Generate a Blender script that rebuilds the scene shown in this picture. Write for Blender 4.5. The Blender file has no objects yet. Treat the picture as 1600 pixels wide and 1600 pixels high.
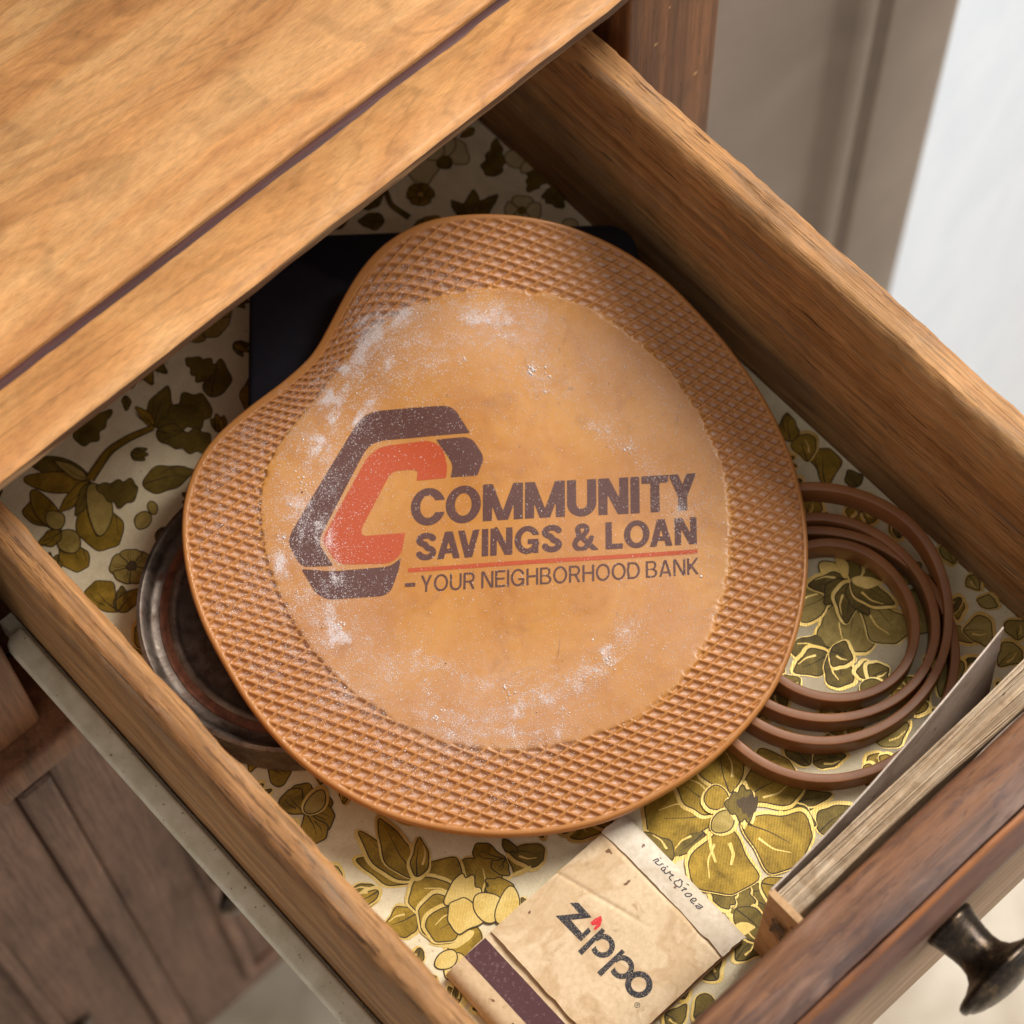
import bpy, math, random
import numpy as np
from mathutils import Matrix, Vector

# ------------------------------------------------------------------ camera, light, exposure
scene = bpy.context.scene
col = scene.collection
S = 0.001                                     # everything below is modelled in millimetres
cam = bpy.data.cameras.new('camera')
cam.sensor_width = 36.0
cam.lens = 89.0
cam.clip_start = 0.01
cam.clip_end = 20.0
cam.dof.use_dof = True
cam.dof.focus_distance = 0.507
cam.dof.aperture_fstop = 18.0
cam_ob = bpy.data.objects.new('camera', cam)
col.objects.link(cam_ob)
cam_ob.matrix_world = Matrix((
    (0.738663, 0.618579, -0.267838, -0.136326),
    (-0.673836, 0.667019, -0.317853, -0.167219),
    (-0.017964, 0.415265, 0.909523, 0.496299),
    (0, 0, 0, 1)))
scene.camera = cam_ob

world = bpy.data.worlds.new('World')
scene.world = world
world.use_nodes = True
bg = world.node_tree.nodes['Background']
bg.inputs[0].default_value = (1.0, 0.97, 0.93, 1)
bg.inputs[1].default_value = 0.52

def window_light(name, loc, target, sx, sy, power, color):  # rectangular area lamp, for the window and the added fill
    l = bpy.data.lights.new(name, 'AREA')
    l.shape = 'RECTANGLE'
    l.size, l.size_y, l.energy, l.color = sx, sy, power, color
    o = bpy.data.objects.new(name, l)
    col.objects.link(o)
    o.location = loc
    d = Vector(target) - Vector(loc)
    o.rotation_euler = d.to_track_quat('-Z', 'Y').to_euler()
    return o
window_light('window_light', (0.98, -0.06, 1.16), (0, 0, 0.02), 0.60, 0.66, 29.5, (1.0, 0.965, 0.91))
window_light('room_fill_light', (1.1, -1.35, 0.12), (0.2, 0.0, -0.2), 0.9, 0.9, 6.0, (0.93, 0.96, 1.0))  # added low fill, no window there; brightens wall, casing and drawer front

scene.view_settings.view_transform = 'Standard'
scene.view_settings.look = 'None'
scene.view_settings.exposure = 0.22
scene.view_settings.gamma = 1.0
scene.view_settings.use_curve_mapping = False

# ------------------------------------------------------------------ helpers
rng = np.random.default_rng(7)
random.seed(7)

def lattice(seed):
    return np.random.default_rng(seed).random((64, 64))
LAT = [lattice(100 + i) for i in range(8)]

def vnoise(x, y, k=0):
    x = np.asarray(x, float); y = np.asarray(y, float)
    xi = np.floor(x).astype(int); yi = np.floor(y).astype(int)
    fx = x - xi; fy = y - yi
    fx = fx * fx * (3 - 2 * fx); fy = fy * fy * (3 - 2 * fy)
    L = LAT[k % 8]
    a = L[xi % 64, yi % 64]; b = L[(xi + 1) % 64, yi % 64]
    c = L[xi % 64, (yi + 1) % 64]; d = L[(xi + 1) % 64, (yi + 1) % 64]
    return (a * (1 - fx) + b * fx) * (1 - fy) + (c * (1 - fx) + d * fx) * fy

def fbm(x, y, k=0, o=4):
    s = 0; a = 0.5
    for i in range(o):
        s = s + a * vnoise(np.asarray(x) * 2 ** i + 13.7 * i, np.asarray(y) * 2 ** i + 5.1 * i, k + i)
        a *= 0.5
    return s

def sstep(a, b, x):
    t = np.clip((x - a) / (b - a), 0, 1)
    return t * t * (3 - 2 * t)

ORIG = {}
def root(name, label, cat, loc, rotz=0.0, group=None):
    o = bpy.data.objects.new(name, None)
    o.empty_display_size = 0.01
    col.objects.link(o)
    o.location = [c * S for c in loc]
    o.rotation_euler = (0, 0, rotz)
    o['label'] = label
    o['category'] = cat
    if group:
        o['group'] = group
    ORIG[o.name] = (np.array(loc, float), rotz)
    return o

def mesh(name, V, F, mats, parent=None, smooth=False, midx=None, local=False, auto=None, attrs=None, kind=None):
    V = np.asarray(V, float).reshape(-1, 3).copy()
    if parent is not None and not local:
        o0, rz = ORIG[parent.name]
        V -= o0
        if rz:
            c, s = math.cos(-rz), math.sin(-rz)
            V[:, :2] = np.stack([V[:, 0] * c - V[:, 1] * s, V[:, 0] * s + V[:, 1] * c], 1)
    me = bpy.data.meshes.new(name)
    if isinstance(F, np.ndarray):
        n, k = F.shape
        me.vertices.add(len(V)); me.loops.add(n * k); me.polygons.add(n)
        me.vertices.foreach_set('co', (V * S).ravel().astype(np.float32))
        me.loops.foreach_set('vertex_index', F.ravel().astype(np.int32))
        me.polygons.foreach_set('loop_start', np.arange(0, n * k, k, dtype=np.int32))
        me.update(calc_edges=True)
    else:
        me.from_pydata([tuple(v) for v in V * S], [], F)
    if not isinstance(mats, (list, tuple)):
        mats = [mats]
    for m in mats:
        me.materials.append(m)
    if midx is not None:
        me.polygons.foreach_set('material_index', np.asarray(midx, dtype=np.int32))
    if smooth:
        me.polygons.foreach_set('use_smooth', np.ones(len(me.polygons), bool))
        if auto:
            me.set_sharp_from_angle(angle=math.radians(auto))
    for k, a in (attrs or {}).items():
        at = me.attributes.new(k, 'FLOAT', 'POINT')
        at.data.foreach_set('value', np.asarray(a, np.float32))
    me.validate()
    ob = bpy.data.objects.new(name, me)
    col.objects.link(ob)
    if parent is not None:
        ob.parent = parent
        ORIG[ob.name] = ORIG[parent.name]
    if kind:
        ob['kind'] = kind
    return ob

def extrude(profile, axis, t, disp=None, caps=True):
    """closed 2-D profile (n,2) swept along axis at positions t; returns V, F (list)."""
    P = np.asarray(profile, float); n = len(P); V = []
    for k, tt in enumerate(t):
        Q = P if disp is None else P + disp(P, tt, k)
        z = np.full(n, tt)
        if axis == 'Y': V.append(np.stack([Q[:, 0], z, Q[:, 1]], 1))     # profile = (x,z)
        elif axis == 'X': V.append(np.stack([z, Q[:, 0], Q[:, 1]], 1))   # profile = (y,z)
        else: V.append(np.stack([Q[:, 0], Q[:, 1], z], 1))               # profile = (x,y)
    V = np.concatenate(V)
    F = []
    m = len(t)
    for k in range(m - 1):
        for i in range(n):
            j = (i + 1) % n
            F.append((k * n + i, k * n + j, (k + 1) * n + j, (k + 1) * n + i))
    if caps:
        F.append(tuple(range(n - 1, -1, -1)))
        F.append(tuple((m - 1) * n + i for i in range(n)))
    # orientation: make outward
    A = 0.5 * np.sum(P[:, 0] * np.roll(P[:, 1], -1) - np.roll(P[:, 0], -1) * P[:, 1])
    flip = (A < 0) if axis != 'Y' else (A > 0)
    if t[-1] < t[0]: flip = not flip
    if flip: F = [tuple(reversed(f)) for f in F]
    return V, F

def rrect(x0, x1, y0, y1, r, n=5):
    """rounded rectangle, counter-clockwise; r = one radius or (bl, br, tr, tl)."""
    if not isinstance(r, (tuple, list)): r = (r,) * 4
    out = []
    for (cx, cy, a0), rr in zip(((x0, y0, 180), (x1, y0, 270), (x1, y1, 0), (x0, y1, 90)), r):
        sx = 1 if cx == x0 else -1; sy = 1 if cy == y0 else -1
        if rr <= 0: out.append((cx, cy)); continue
        for i in range(n + 1):
            a = math.radians(a0 + 90 * i / n)
            out.append((cx + sx * rr + rr * math.cos(a), cy + sy * rr + rr * math.sin(a)))
    return np.array(out)

def box(name, x0, x1, y0, y1, z0, z1, m, parent, bev=0.6, axis='Z', kind=None):
    """bevelled block; the long axis is swept, ends chamfered."""
    if axis == 'Y': prof = rrect(x0, x1, z0, z1, bev, 3); a, b = y0, y1
    elif axis == 'X': prof = rrect(y0, y1, z0, z1, bev, 3); a, b = x0, x1
    else: prof = rrect(x0, x1, y0, y1, bev, 3); a, b = z0, z1
    c = prof.mean(0)
    ext = prof.max(0) - prof.min(0)
    def d(P, t, k):
        if k in (0, 3): return (c - P) * (2 * bev * 0.7 / ext)
        return 0 * P
    V, F = extrude(prof, axis, [a, a + bev * .7, b - bev * .7, b], d)
    return mesh(name, V, F, m, parent, smooth=True, auto=35, kind=kind)

def lathe(name, prof, origin, axis, m, parent, n=64, local=False, close=False):
    """prof: (radius, height) along axis."""
    P = np.asarray(prof, float); a = np.linspace(0, 2 * np.pi, n, endpoint=False)
    ax = np.asarray(axis, float); ax /= np.linalg.norm(ax)
    u = np.cross(ax, (0.3, 0.2, 0.9)); u /= np.linalg.norm(u); v = np.cross(ax, u)
    V = np.concatenate([np.asarray(origin) + h * ax + r * (np.cos(a)[:, None] * u + np.sin(a)[:, None] * v) for r, h in P])
    i = np.arange(n); j = (i + 1) % n; F = []
    K = len(P)
    for k in range(K if close else K - 1):
        k2 = (k + 1) % K
        F.append(np.stack([k * n + i, k * n + j, k2 * n + j, k2 * n + i], 1))
    return mesh(name, V, np.concatenate(F), m, parent, smooth=True, auto=50, local=local)

# ------------------------------------------------------------------ materials
def srgb(r, g, b):
    f = lambda c: (c / 255) / 12.92 if c / 255 <= 0.04045 else ((c / 255 + 0.055) / 1.055) ** 2.4
    return (f(r), f(g), f(b), 1)

class NT:
    def __init__(self, name):
        self.m = bpy.data.materials.new(name); self.m.use_nodes = True
        self.t = self.m.node_tree; self.b = self.t.nodes['Principled BSDF']
    def n(self, ty, ins=None, **p):
        x = self.t.nodes.new(ty)
        for k, v in p.items(): setattr(x, k, v)
        for k, v in (ins or {}).items():
            if isinstance(v, bpy.types.NodeSocket): self.t.links.new(v, x.inputs[k])
            else: x.inputs[k].default_value = v
        return x
    def mapped(self, sc, rot=(0, 0, 0), loc=(0, 0, 0)):
        c = self.n('ShaderNodeTexCoord')
        return self.n('ShaderNodeMapping', {'Vector': c.outputs['Object'], 'Scale': [s * 1000 for s in sc], 'Rotation': rot, 'Location': loc}).outputs[0]
    def noise(self, vec, scale, detail=3, rough=0.55, dist=0.0):
        return self.n('ShaderNodeTexNoise', {'Vector': vec, 'Scale': scale, 'Detail': detail, 'Roughness': rough, 'Distortion': dist}).outputs['Fac']
    def ramp(self, fac, stops, interp='LINEAR'):
        r = self.n('ShaderNodeValToRGB', {'Fac': fac}); e = r.color_ramp.elements
        r.color_ramp.interpolation = interp
        while len(e) < len(stops): e.new(0.5)
        for x, (p, c) in zip(e, stops):
            x.position = p; x.color = c if isinstance(c, (tuple, list)) else (c, c, c, 1)
        return r.outputs['Color']
    def mix(self, fac, a, b, mode='MIX'):
        x = self.n('ShaderNodeMix', data_type='RGBA', blend_type=mode, clamp_factor=True)
        for i, v in ((0, fac), (6, a), (7, b)):
            if isinstance(v, bpy.types.NodeSocket): self.t.links.new(v, x.inputs[i])
            else: x.inputs[i].default_value = v
        return x.outputs[2]
    def math(self, op, a, b=0.0, c=0.0, clamp=False):
        x = self.n('ShaderNodeMath', operation=op, use_clamp=clamp)
        for i, v in enumerate((a, b, c)):
            if isinstance(v, bpy.types.NodeSocket): self.t.links.new(v, x.inputs[i])
            else: x.inputs[i].default_value = v
        return x.outputs[0]
    def attr(self, name):
        return self.n('ShaderNodeAttribute', attribute_name=name).outputs['Fac']
    def bump(self, h, strength, dist, normal=None):
        ins = {'Height': h, 'Strength': strength, 'Distance': dist * S}
        if normal is not None: ins['Normal'] = normal
        return self.n('ShaderNodeBump', ins).outputs[0]
    def set(self, **k):
        for a, v in k.items():
            a = a.replace('_', ' ')
            if isinstance(v, bpy.types.NodeSocket): self.t.links.new(v, self.b.inputs[a])
            else: self.b.inputs[a].default_value = v
        return self.m

def wood(name, axis, dark, mid, light, fig=0.06, fibre=0.9, pores=0.5, rough=0.5, bump=0.25, stretch=0.07, spots=None, edge=None, blotch=0.25, dist=0.8, fleck=0.0, fib=0.55, lines=0.25, fine=0.45):
    t = NT(name)
    st = lambda f: [f if a == axis else 1.0 for a in 'XYZ']
    v1 = t.mapped(st(stretch)); v2 = t.mapped(st(stretch * 0.35)); v3 = t.mapped(st(stretch * 0.9)); v0 = t.mapped((1, 1, 1))
    figure = t.noise(v1, fig, 5, 0.6, dist)
    c = t.ramp(figure, [(0.28, dark), (0.5, mid), (0.72, light)])
    fb = t.noise(v2, fibre, 4, 0.65, 0.2)
    c = t.mix(fib, c, t.ramp(fb, [(0.3, 0.45), (0.55, 1.0), (0.75, 1.15)]), 'MULTIPLY')
    fb2 = t.noise(t.mapped(st(stretch * 0.5)), 3.4, 3, 0.7)
    c = t.mix(fine, c, t.ramp(fb2, [(0.34, 0.45), (0.52, 1.0), (0.7, 1.15)]), 'MULTIPLY')
    gl = t.math('SINE', t.math('MULTIPLY', t.noise(v1, fig * 0.8, 3, 0.5, dist * 0.5), 70.0))
    c = t.mix(lines, c, t.ramp(gl, [(0.55, 1.0), (0.98, 0.55)]), 'MULTIPLY')
    bl = t.noise(v0, 0.035, 4, 0.6, 0.5)
    c = t.mix(blotch, c, t.ramp(bl, [(0.35, 0.55), (0.65, 1.2)]), 'MULTIPLY')
    po = t.ramp(t.noise(v3, 1.9, 2, 0.6, 0.0), [(0.58, 0.0), (0.64, 1.0)])
    gate = t.ramp(t.noise(v1, fig * 1.7, 2, 0.5, 0.4), [(0.42, 0.25), (0.58, 1.0)])
    pf = t.math('MULTIPLY', po, gate)
    pf = t.math('MULTIPLY', pf, pores)
    c = t.mix(pf, c, (dark[0] * 0.28, dark[1] * 0.25, dark[2] * 0.22, 1))
    if fleck:
        fl = t.noise(t.mapped(st(0.3)), 1.0, 4, 0.7, 0.3)
        c = t.mix(fleck, c, t.ramp(fl, [(0.34, 0.62), (0.5, 1.0), (0.68, 1.22)]), 'MULTIPLY')
    if spots:
        sp = t.ramp(t.noise(v0, 0.16, 2, 0.4), [(0.735, 0.0), (0.75, 1.0)])
        c = t.mix(sp, c, spots)
    if edge:
        c = edge(t, c)
    h = t.math('SUBTRACT', fb, t.math('MULTIPLY', pf, 1.6))
    rr = t.ramp(fb, [(0.3, rough + 0.12), (0.7, rough - 0.05)])
    return t.set(Base_Color=c, Roughness=rr, Normal=t.bump(h, bump, 0.35), Specular_IOR_Level=0.35)

def weather(t, c):
    v = t.mapped((1, 0.12, 1))
    c = t.mix(t.ramp(t.noise(v, 0.3, 5, 0.7, 0.4), [(0.52, 0.0), (0.68, 0.6)]), c, srgb(128, 108, 88))
    return t.mix(t.ramp(t.noise(t.mapped((1, 0.3, 1)), 0.5, 4, 0.7, 0.5), [(0.64, 0.0), (0.72, 0.6)]), c, srgb(92, 58, 34))

M_TOP = wood('honey_maple', 'X', srgb(182, 122, 72), srgb(206, 148, 92), srgb(220, 168, 112), fig=0.05, fibre=0.5, pores=0.0, rough=0.34, bump=0.04, stretch=0.24, blotch=0.35, dist=1.8, fleck=0.35, fib=0.22, lines=0.35, fine=0.3)
M_TOPEDGE = wood('raw_maple_edge', 'X', srgb(62, 38, 20), srgb(88, 56, 30), srgb(150, 116, 80), fig=0.2, fibre=1.2, pores=0.2, rough=0.7, bump=0.3)
M_INLAY = wood('plum_inlay', 'X', srgb(70, 44, 42), srgb(92, 60, 58), srgb(104, 72, 68), fig=0.2, pores=0.2, rough=0.45, bump=0.1)
M_OAK = wood('drawer_oak', 'Y', srgb(140, 92, 50), srgb(182, 130, 78), srgb(204, 154, 100), fig=0.16, fibre=1.7, pores=0.9, rough=0.55, bump=0.5, stretch=0.04, blotch=0.5, edge=weather, fleck=0.2, fib=0.4, fine=0.55)
M_OAKX = wood('drawer_back_oak', 'X', srgb(140, 92, 50), srgb(176, 124, 72), srgb(198, 148, 94), fig=0.11, pores=0.6, rough=0.55, bump=0.3, stretch=0.05)
def worn(t, c):
    v = t.mapped((1, 1, 1)); vs = t.mapped((0.25, 1, 1))
    n = t.noise(vs, 0.35, 4, 0.6)
    c = t.mix(t.ramp(t.noise(vs, 0.3, 5, 0.7, 0.6), [(0.5, 0.0), (0.66, 0.75)]), c, srgb(66, 46, 44))
    c = t.mix(t.ramp(t.noise(vs, 0.16, 4, 0.6, 0.4), [(0.52, 0.0), (0.7, 0.6)]), c, srgb(150, 118, 100))
    return c
M_FRONT = wood('dark_stained_front', 'X', srgb(78, 52, 42), srgb(116, 80, 60), srgb(146, 102, 72), fig=0.12, fibre=0.7, pores=0.5, rough=0.36, bump=0.2, stretch=0.1, edge=worn)
def arris(t, c):
    v = t.mapped((1, 1, 1)); y = t.n('ShaderNodeSeparateXYZ', {'Vector': v}).outputs[1]
    n = t.noise(t.mapped((0.12, 1, 1)), 0.4, 4, 0.6)
    w = t.math('ABSOLUTE', t.math('ADD', y, t.math('ADD', 110.2, n)))
    c = t.mix(t.ramp(t.math('MULTIPLY', w, 0.5), [(0.12, 0.0), (0.45, 0.9)]), c, srgb(98, 70, 58))
    return t.mix(t.ramp(t.noise(t.mapped((0.2, 1, 1)), 0.3, 4, 0.6), [(0.5, 0.0), (0.64, 0.6)]), c, srgb(70, 48, 42))
M_BEAD = wood('orange_worn_bead', 'X', srgb(96, 54, 30), srgb(142, 86, 44), srgb(180, 112, 56), fig=0.1, fibre=0.6, pores=0.4, rough=0.34, bump=0.2, stretch=0.06, edge=arris)
M_FACE = wood('weathered_front_face', 'X', srgb(130, 98, 72), srgb(170, 136, 104), srgb(192, 160, 128), fig=0.12, pores=0.7, rough=0.6, bump=0.3, stretch=0.05)
M_STILE = wood('walnut_stile', 'Z', srgb(74, 44, 24), srgb(112, 70, 40), srgb(136, 88, 52), fig=0.14, pores=0.5, rough=0.5, bump=0.25, stretch=0.06, spots=srgb(196, 158, 104), blotch=0.4)
M_DOOR = wood('dull_brown_door', 'Z', srgb(88, 64, 50), srgb(118, 88, 70), srgb(132, 100, 80), fig=0.1, pores=0.35, rough=0.65, bump=0.2, stretch=0.1, blotch=0.5)
M_INNER = wood('dark_carcase_inside', 'Z', srgb(56, 32, 16), srgb(86, 52, 26), srgb(104, 66, 36), fig=0.1, rough=0.6)

def plain(name, c1, c2, scale=0.3, rough=0.6, metal=0.0, bump=0.1, bdist=0.2, detail=5, lo=0.35, hi=0.65, fine=2.5):
    t = NT(name); v = t.mapped((1, 1, 1))
    n = t.noise(v, scale, detail, 0.6, 0.3)
    c = t.ramp(n, [(lo, c1), (hi, c2)])
    return t.set(Base_Color=c, Roughness=rough, Metallic=metal, Normal=t.bump(t.noise(v, fine, 4, 0.6), bump, bdist))
M_CASING = plain('taupe_painted_casing', srgb(116, 101, 90), srgb(130, 115, 102), 0.02, 0.45, bump=0.06)
M_WALL = plain('white_wall_paint', srgb(226, 233, 242), srgb(234, 240, 247), 0.03, 0.7, bump=0.2, bdist=0.6, fine=0.4)
M_FLOOR = plain('beige_stone_floor', srgb(176, 158, 134), srgb(214, 200, 180), 0.018, 0.5, bump=0.05)
t = NT('aged_cream_enamel_runner'); v = t.mapped((1, 1, 1))
c = t.ramp(t.noise(v, 0.2, 5, 0.6), [(0.35, srgb(198, 186, 158)), (0.65, srgb(220, 208, 184))])
c = t.mix(t.ramp(t.noise(v, 0.9, 3, 0.6), [(0.66, 0.0), (0.72, 0.8)]), c, srgb(96, 70, 44))
M_RUNNER = t.set(Base_Color=c, Roughness=0.4, Normal=t.bump(t.noise(v, 1.5, 3), 0.15, 0.2))

t = NT('dark_bronze'); v = t.mapped((1, 1, 1))
c = t.ramp(t.noise(v, 0.35, 6, 0.65, 0.4), [(0.35, srgb(42, 36, 32)), (0.55, srgb(68, 57, 47)), (0.72, srgb(124, 102, 72))])
M_BRONZE = t.set(Base_Color=c, Metallic=0.9, Roughness=t.ramp(t.noise(v, 0.8, 5, 0.6), [(0.3, 0.18), (0.7, 0.42)]), Normal=t.bump(t.noise(v, 2.0, 3), 0.12, 0.15))

t = NT('tarnished_tin'); v = t.mapped((1, 1, 1))
c = t.ramp(t.noise(v, 0.12, 6, 0.65, 0.6), [(0.3, srgb(74, 62, 54)), (0.5, srgb(118, 104, 94)), (0.7, srgb(150, 138, 126))])
c = t.mix(t.ramp(t.noise(v, 0.3, 5, 0.7, 0.5), [(0.56, 0.0), (0.7, 0.85)]), c, srgb(92, 54, 34))
M_TIN = t.set(Base_Color=c, Metallic=0.75, Roughness=t.ramp(t.noise(v, 0.5, 5), [(0.3, 0.38), (0.7, 0.6)]), Normal=t.bump(t.noise(v, 0.9, 4), 0.15, 0.2))
M_RUST = plain('rust_ring', srgb(84, 46, 30), srgb(124, 76, 52), 0.4, 0.6, metal=0.3)
M_NAVY = plain('navy_leatherette', srgb(15, 17, 26), srgb(22, 25, 38), 0.5, 0.5, bump=0.25, bdist=0.2, fine=1.8)
M_PAPEREDGE = plain('grey_page_edge', srgb(120, 112, 104), srgb(150, 142, 130), 0.8, 0.8)

t = NT('brown_silicone'); v = t.mapped((1, 1, 1))
c = t.ramp(t.noise(v, 0.1, 3, 0.5), [(0.35, srgb(128, 80, 44)), (0.65, srgb(146, 94, 54))])
M_BAND = t.set(Base_Color=c, Roughness=0.42, Normal=t.bump(t.noise(v, 2.2, 3), 0.08, 0.12))

def paper(name, base, lightc, stain, brown, seed=0.0, stains=1.0, creases=True):
    t = NT(name); v = t.mapped((1, 1, 1), loc=(seed, seed * 0.7, 0))
    c = t.ramp(t.noise(v, 0.9, 4, 0.6), [(0.3, base), (0.7, lightc)])
    s1 = t.noise(v, 0.055, 4, 0.55, 0.9)
    c = t.mix(t.math('MULTIPLY', t.ramp(s1, [(0.47, 0.0), (0.53, 0.75), (0.56, 0.45), (0.72, 0.6)]), stains), c, stain)
    s2 = t.noise(v, 0.22, 5, 0.7, 0.4)
    c = t.mix(t.math('MULTIPLY', t.ramp(s2, [(0.6, 0.0), (0.72, 0.6)]), stains), c, brown)
    s3 = t.noise(v, 0.42, 2, 0.4)
    c = t.mix(t.ramp(s3, [(0.735, 0.0), (0.755, 0.85)]), c, srgb(96, 56, 30))
    h = t.noise(v, 1.6, 5, 0.65)
    nrm = t.bump(h, 0.2, 0.12)
    nrm = t.bump(t.noise(v, 0.12, 3, 0.5, 0.6), 0.3, 0.8, nrm)
    return t.set(Base_Color=c, Roughness=0.78, Normal=nrm, Specular_IOR_Level=0.25)
M_CARD = paper('stained_match_card', srgb(206, 180, 144), srgb(222, 198, 164), srgb(184, 148, 106), srgb(140, 96, 58), 3.0, 0.75)
M_CARDW = paper('scuffed_card_fold', srgb(204, 190, 168), srgb(222, 210, 192), srgb(186, 164, 134), srgb(128, 104, 84), 9.0, 0.6)
M_CARDE = paper('card_core', srgb(150, 118, 88), srgb(176, 142, 108), srgb(130, 96, 66), srgb(90, 60, 40), 5.0)
M_PAGE = paper('foxed_paper', srgb(186, 162, 134), srgb(208, 186, 158), srgb(160, 128, 94), srgb(128, 96, 66), 1.0, 0.8)
M_COVER = paper('grey_brown_cover', srgb(184, 168, 154), srgb(200, 184, 170), srgb(146, 120, 98), srgb(110, 84, 66), 2.0, 0.6)
M_SPINE = paper('tan_spine', srgb(186, 146, 104), srgb(204, 166, 124), srgb(140, 100, 64), srgb(110, 74, 44), 4.0, 0.6)

def ink(name, colr, chip, amount=0.5, scale=3.2, rough=0.6, dust=False):
    t = NT(name); v = t.mapped((1, 1, 1))
    c = t.mix(t.ramp(t.noise(v, scale, 3, 0.65), [(0.56, 0.0), (0.66, amount)]), colr, chip)
    if dust: c = dusted(t, c, v)
    return t.set(Base_Color=c, Roughness=rough, Specular_IOR_Level=0.3)

def dusted(t, c, v):
    """fine white powder lying where the 'dust' attribute says it settled."""
    d = t.attr('dust')
    sp = t.noise(v, 4.5, 2, 0.85)
    f = t.math('ADD', t.math('MULTIPLY', d, 0.30), sp)
    f = t.ramp(f, [(0.68, 0.0), (0.78, 0.6)])
    f = t.math('MULTIPLY', f, t.math('MULTIPLY', d, 4.0, clamp=True))
    return t.mix(f, c, srgb(230, 220, 222))

t = NT('caramel_rubber'); v = t.mapped((1, 1, 1))
c = t.ramp(t.noise(v, 0.035, 4, 0.55, 0.6), [(0.3, srgb(168, 108, 44)), (0.7, srgb(188, 130, 58))])
rim = t.attr('rim')
c = t.mix(t.ramp(t.noise(v, 0.07, 6, 0.65, 1.0), [(0.5, 0.0), (0.68, 0.55)]), c, srgb(160, 100, 44))
c = t.mix(t.ramp(t.noise(v, 0.5, 3, 0.5), [(0.72, 0.0), (0.75, 0.6)]), c, srgb(110, 72, 44))
c = t.mix(rim, c, srgb(176, 117, 62))
pit = t.attr('pit')
c = t.mix(t.math('MULTIPLY', pit, t.ramp(t.noise(v, 2.6, 4, 0.8), [(0.36, 0.08), (0.62, 0.75)])), c, srgb(192, 166, 154))
c = t.mix(t.math('MULTIPLY', t.attr('film'), t.ramp(t.noise(v, 0.3, 5, 0.7), [(0.3, 0.4), (0.7, 1.0)])), c, srgb(188, 148, 122))
c = t.mix(t.ramp(t.noise(v, 0.12, 5, 0.7, 0.8), [(0.58, 0.0), (0.76, 0.6)]), c, srgb(146, 96, 58))
c = t.mix(t.ramp(t.noise(t.mapped((1, 0.25, 1), rot=(0, 0, 0.6)), 0.35, 4, 0.7, 1.2), [(0.68, 0.0), (0.75, 0.55)]), c, srgb(120, 82, 66))
c = dusted(t, c, v)
nb = t.bump(t.noise(v, 2.4, 4, 0.6), 0.12, 0.2)
M_RUBBER = t.set(Base_Color=c, Roughness=t.ramp(t.noise(v, 0.4, 4), [(0.3, 0.27), (0.7, 0.46)]), Normal=nb, Specular_IOR_Level=0.4)
M_INKBROWN = ink('plum_brown_ink', srgb(80, 47, 42), srgb(150, 104, 74), 0.45, 4.5, 0.5, True)
M_INKORANGE = ink('orange_red_ink', srgb(168, 66, 28), srgb(190, 112, 60), 0.45, 4.5, 0.5, True)
M_INKBLACK = ink('chipped_black_ink', srgb(44, 42, 48), srgb(190, 168, 138), 0.85, 4.2)
M_INKRED = ink('red_ink', srgb(206, 44, 50), srgb(216, 150, 120), 0.4, 3.0)
M_PEN = ink('pen_ink', srgb(58, 50, 56), srgb(150, 136, 120), 0.4, 3.0)
M_STRIKER = ink('striker_strip', srgb(82, 50, 54), srgb(136, 106, 106), 0.45, 1.3, 0.7)
t = NT('white_powder')
M_POWDER = t.set(Base_Color=srgb(240, 234, 234), Roughness=0.9)
M_CRUMBD = plain('dark_speck', srgb(60, 40, 28), srgb(90, 60, 40), 1.0, 0.8)

# lining: cream woven paper, twill relief; printed colours
def lining(name, c1, c2, rough=0.6, metal=0.0, spec=0.3, grain=0.25, sp=None):
    t = NT(name); v = t.mapped((1, 1, 1))
    c = t.ramp(t.noise(v, 0.16, 5, 0.65, 0.6), [(0.33, c1), (0.67, c2)])
    c = t.mix(grain, c, t.ramp(t.noise(v, 2.6, 3, 0.8), [(0.35, 0.6), (0.65, 1.3)]), 'MULTIPLY')
    if sp: c = t.mix(t.ramp(t.noise(v, 0.8, 3, 0.5), [(0.70, 0.0), (0.74, 0.5)]), c, sp)
    w = t.n('ShaderNodeTexWave', {'Vector': t.mapped((1, 1, 1), rot=(0, 0, 0.9)), 'Scale': 0.55, 'Distortion': 0.8, 'Detail': 2, 'Detail Scale': 1.5}).outputs['Fac']
    return t.set(Base_Color=c, Roughness=rough, Metallic=metal, Specular_IOR_Level=spec, Normal=t.bump(w, 0.07, 0.12))
M_LINING = lining('cream_lining', srgb(212, 196, 160), srgb(230, 216, 184), 0.55, sp=srgb(150, 120, 80))
M_P = {'o': lining('olive_print', srgb(116, 92, 28), srgb(178, 144, 54), 0.38, 0.35, grain=0.5),
       'd': lining('dark_olive_print', srgb(84, 70, 28), srgb(134, 112, 48), 0.42, 0.25, grain=0.5),
       'p': lining('pale_olive_print', srgb(142, 120, 56), srgb(184, 160, 92), 0.42, 0.25, grain=0.4),
       'c': lining('cream_print', srgb(186, 166, 122), srgb(200, 180, 136), 0.55),
       'g': lining('gold_foil_print', srgb(222, 184, 96), srgb(244, 214, 136), 0.34, 0.6, grain=0.3),
       'b': lining('brown_print', srgb(74, 56, 34), srgb(92, 72, 44), 0.5),
       'k': lining('outline_print', srgb(52, 40, 22), srgb(78, 62, 34), 0.5)}
PKEYS = list(M_P)
PMATS = [M_P[k] for k in PKEYS]

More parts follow.
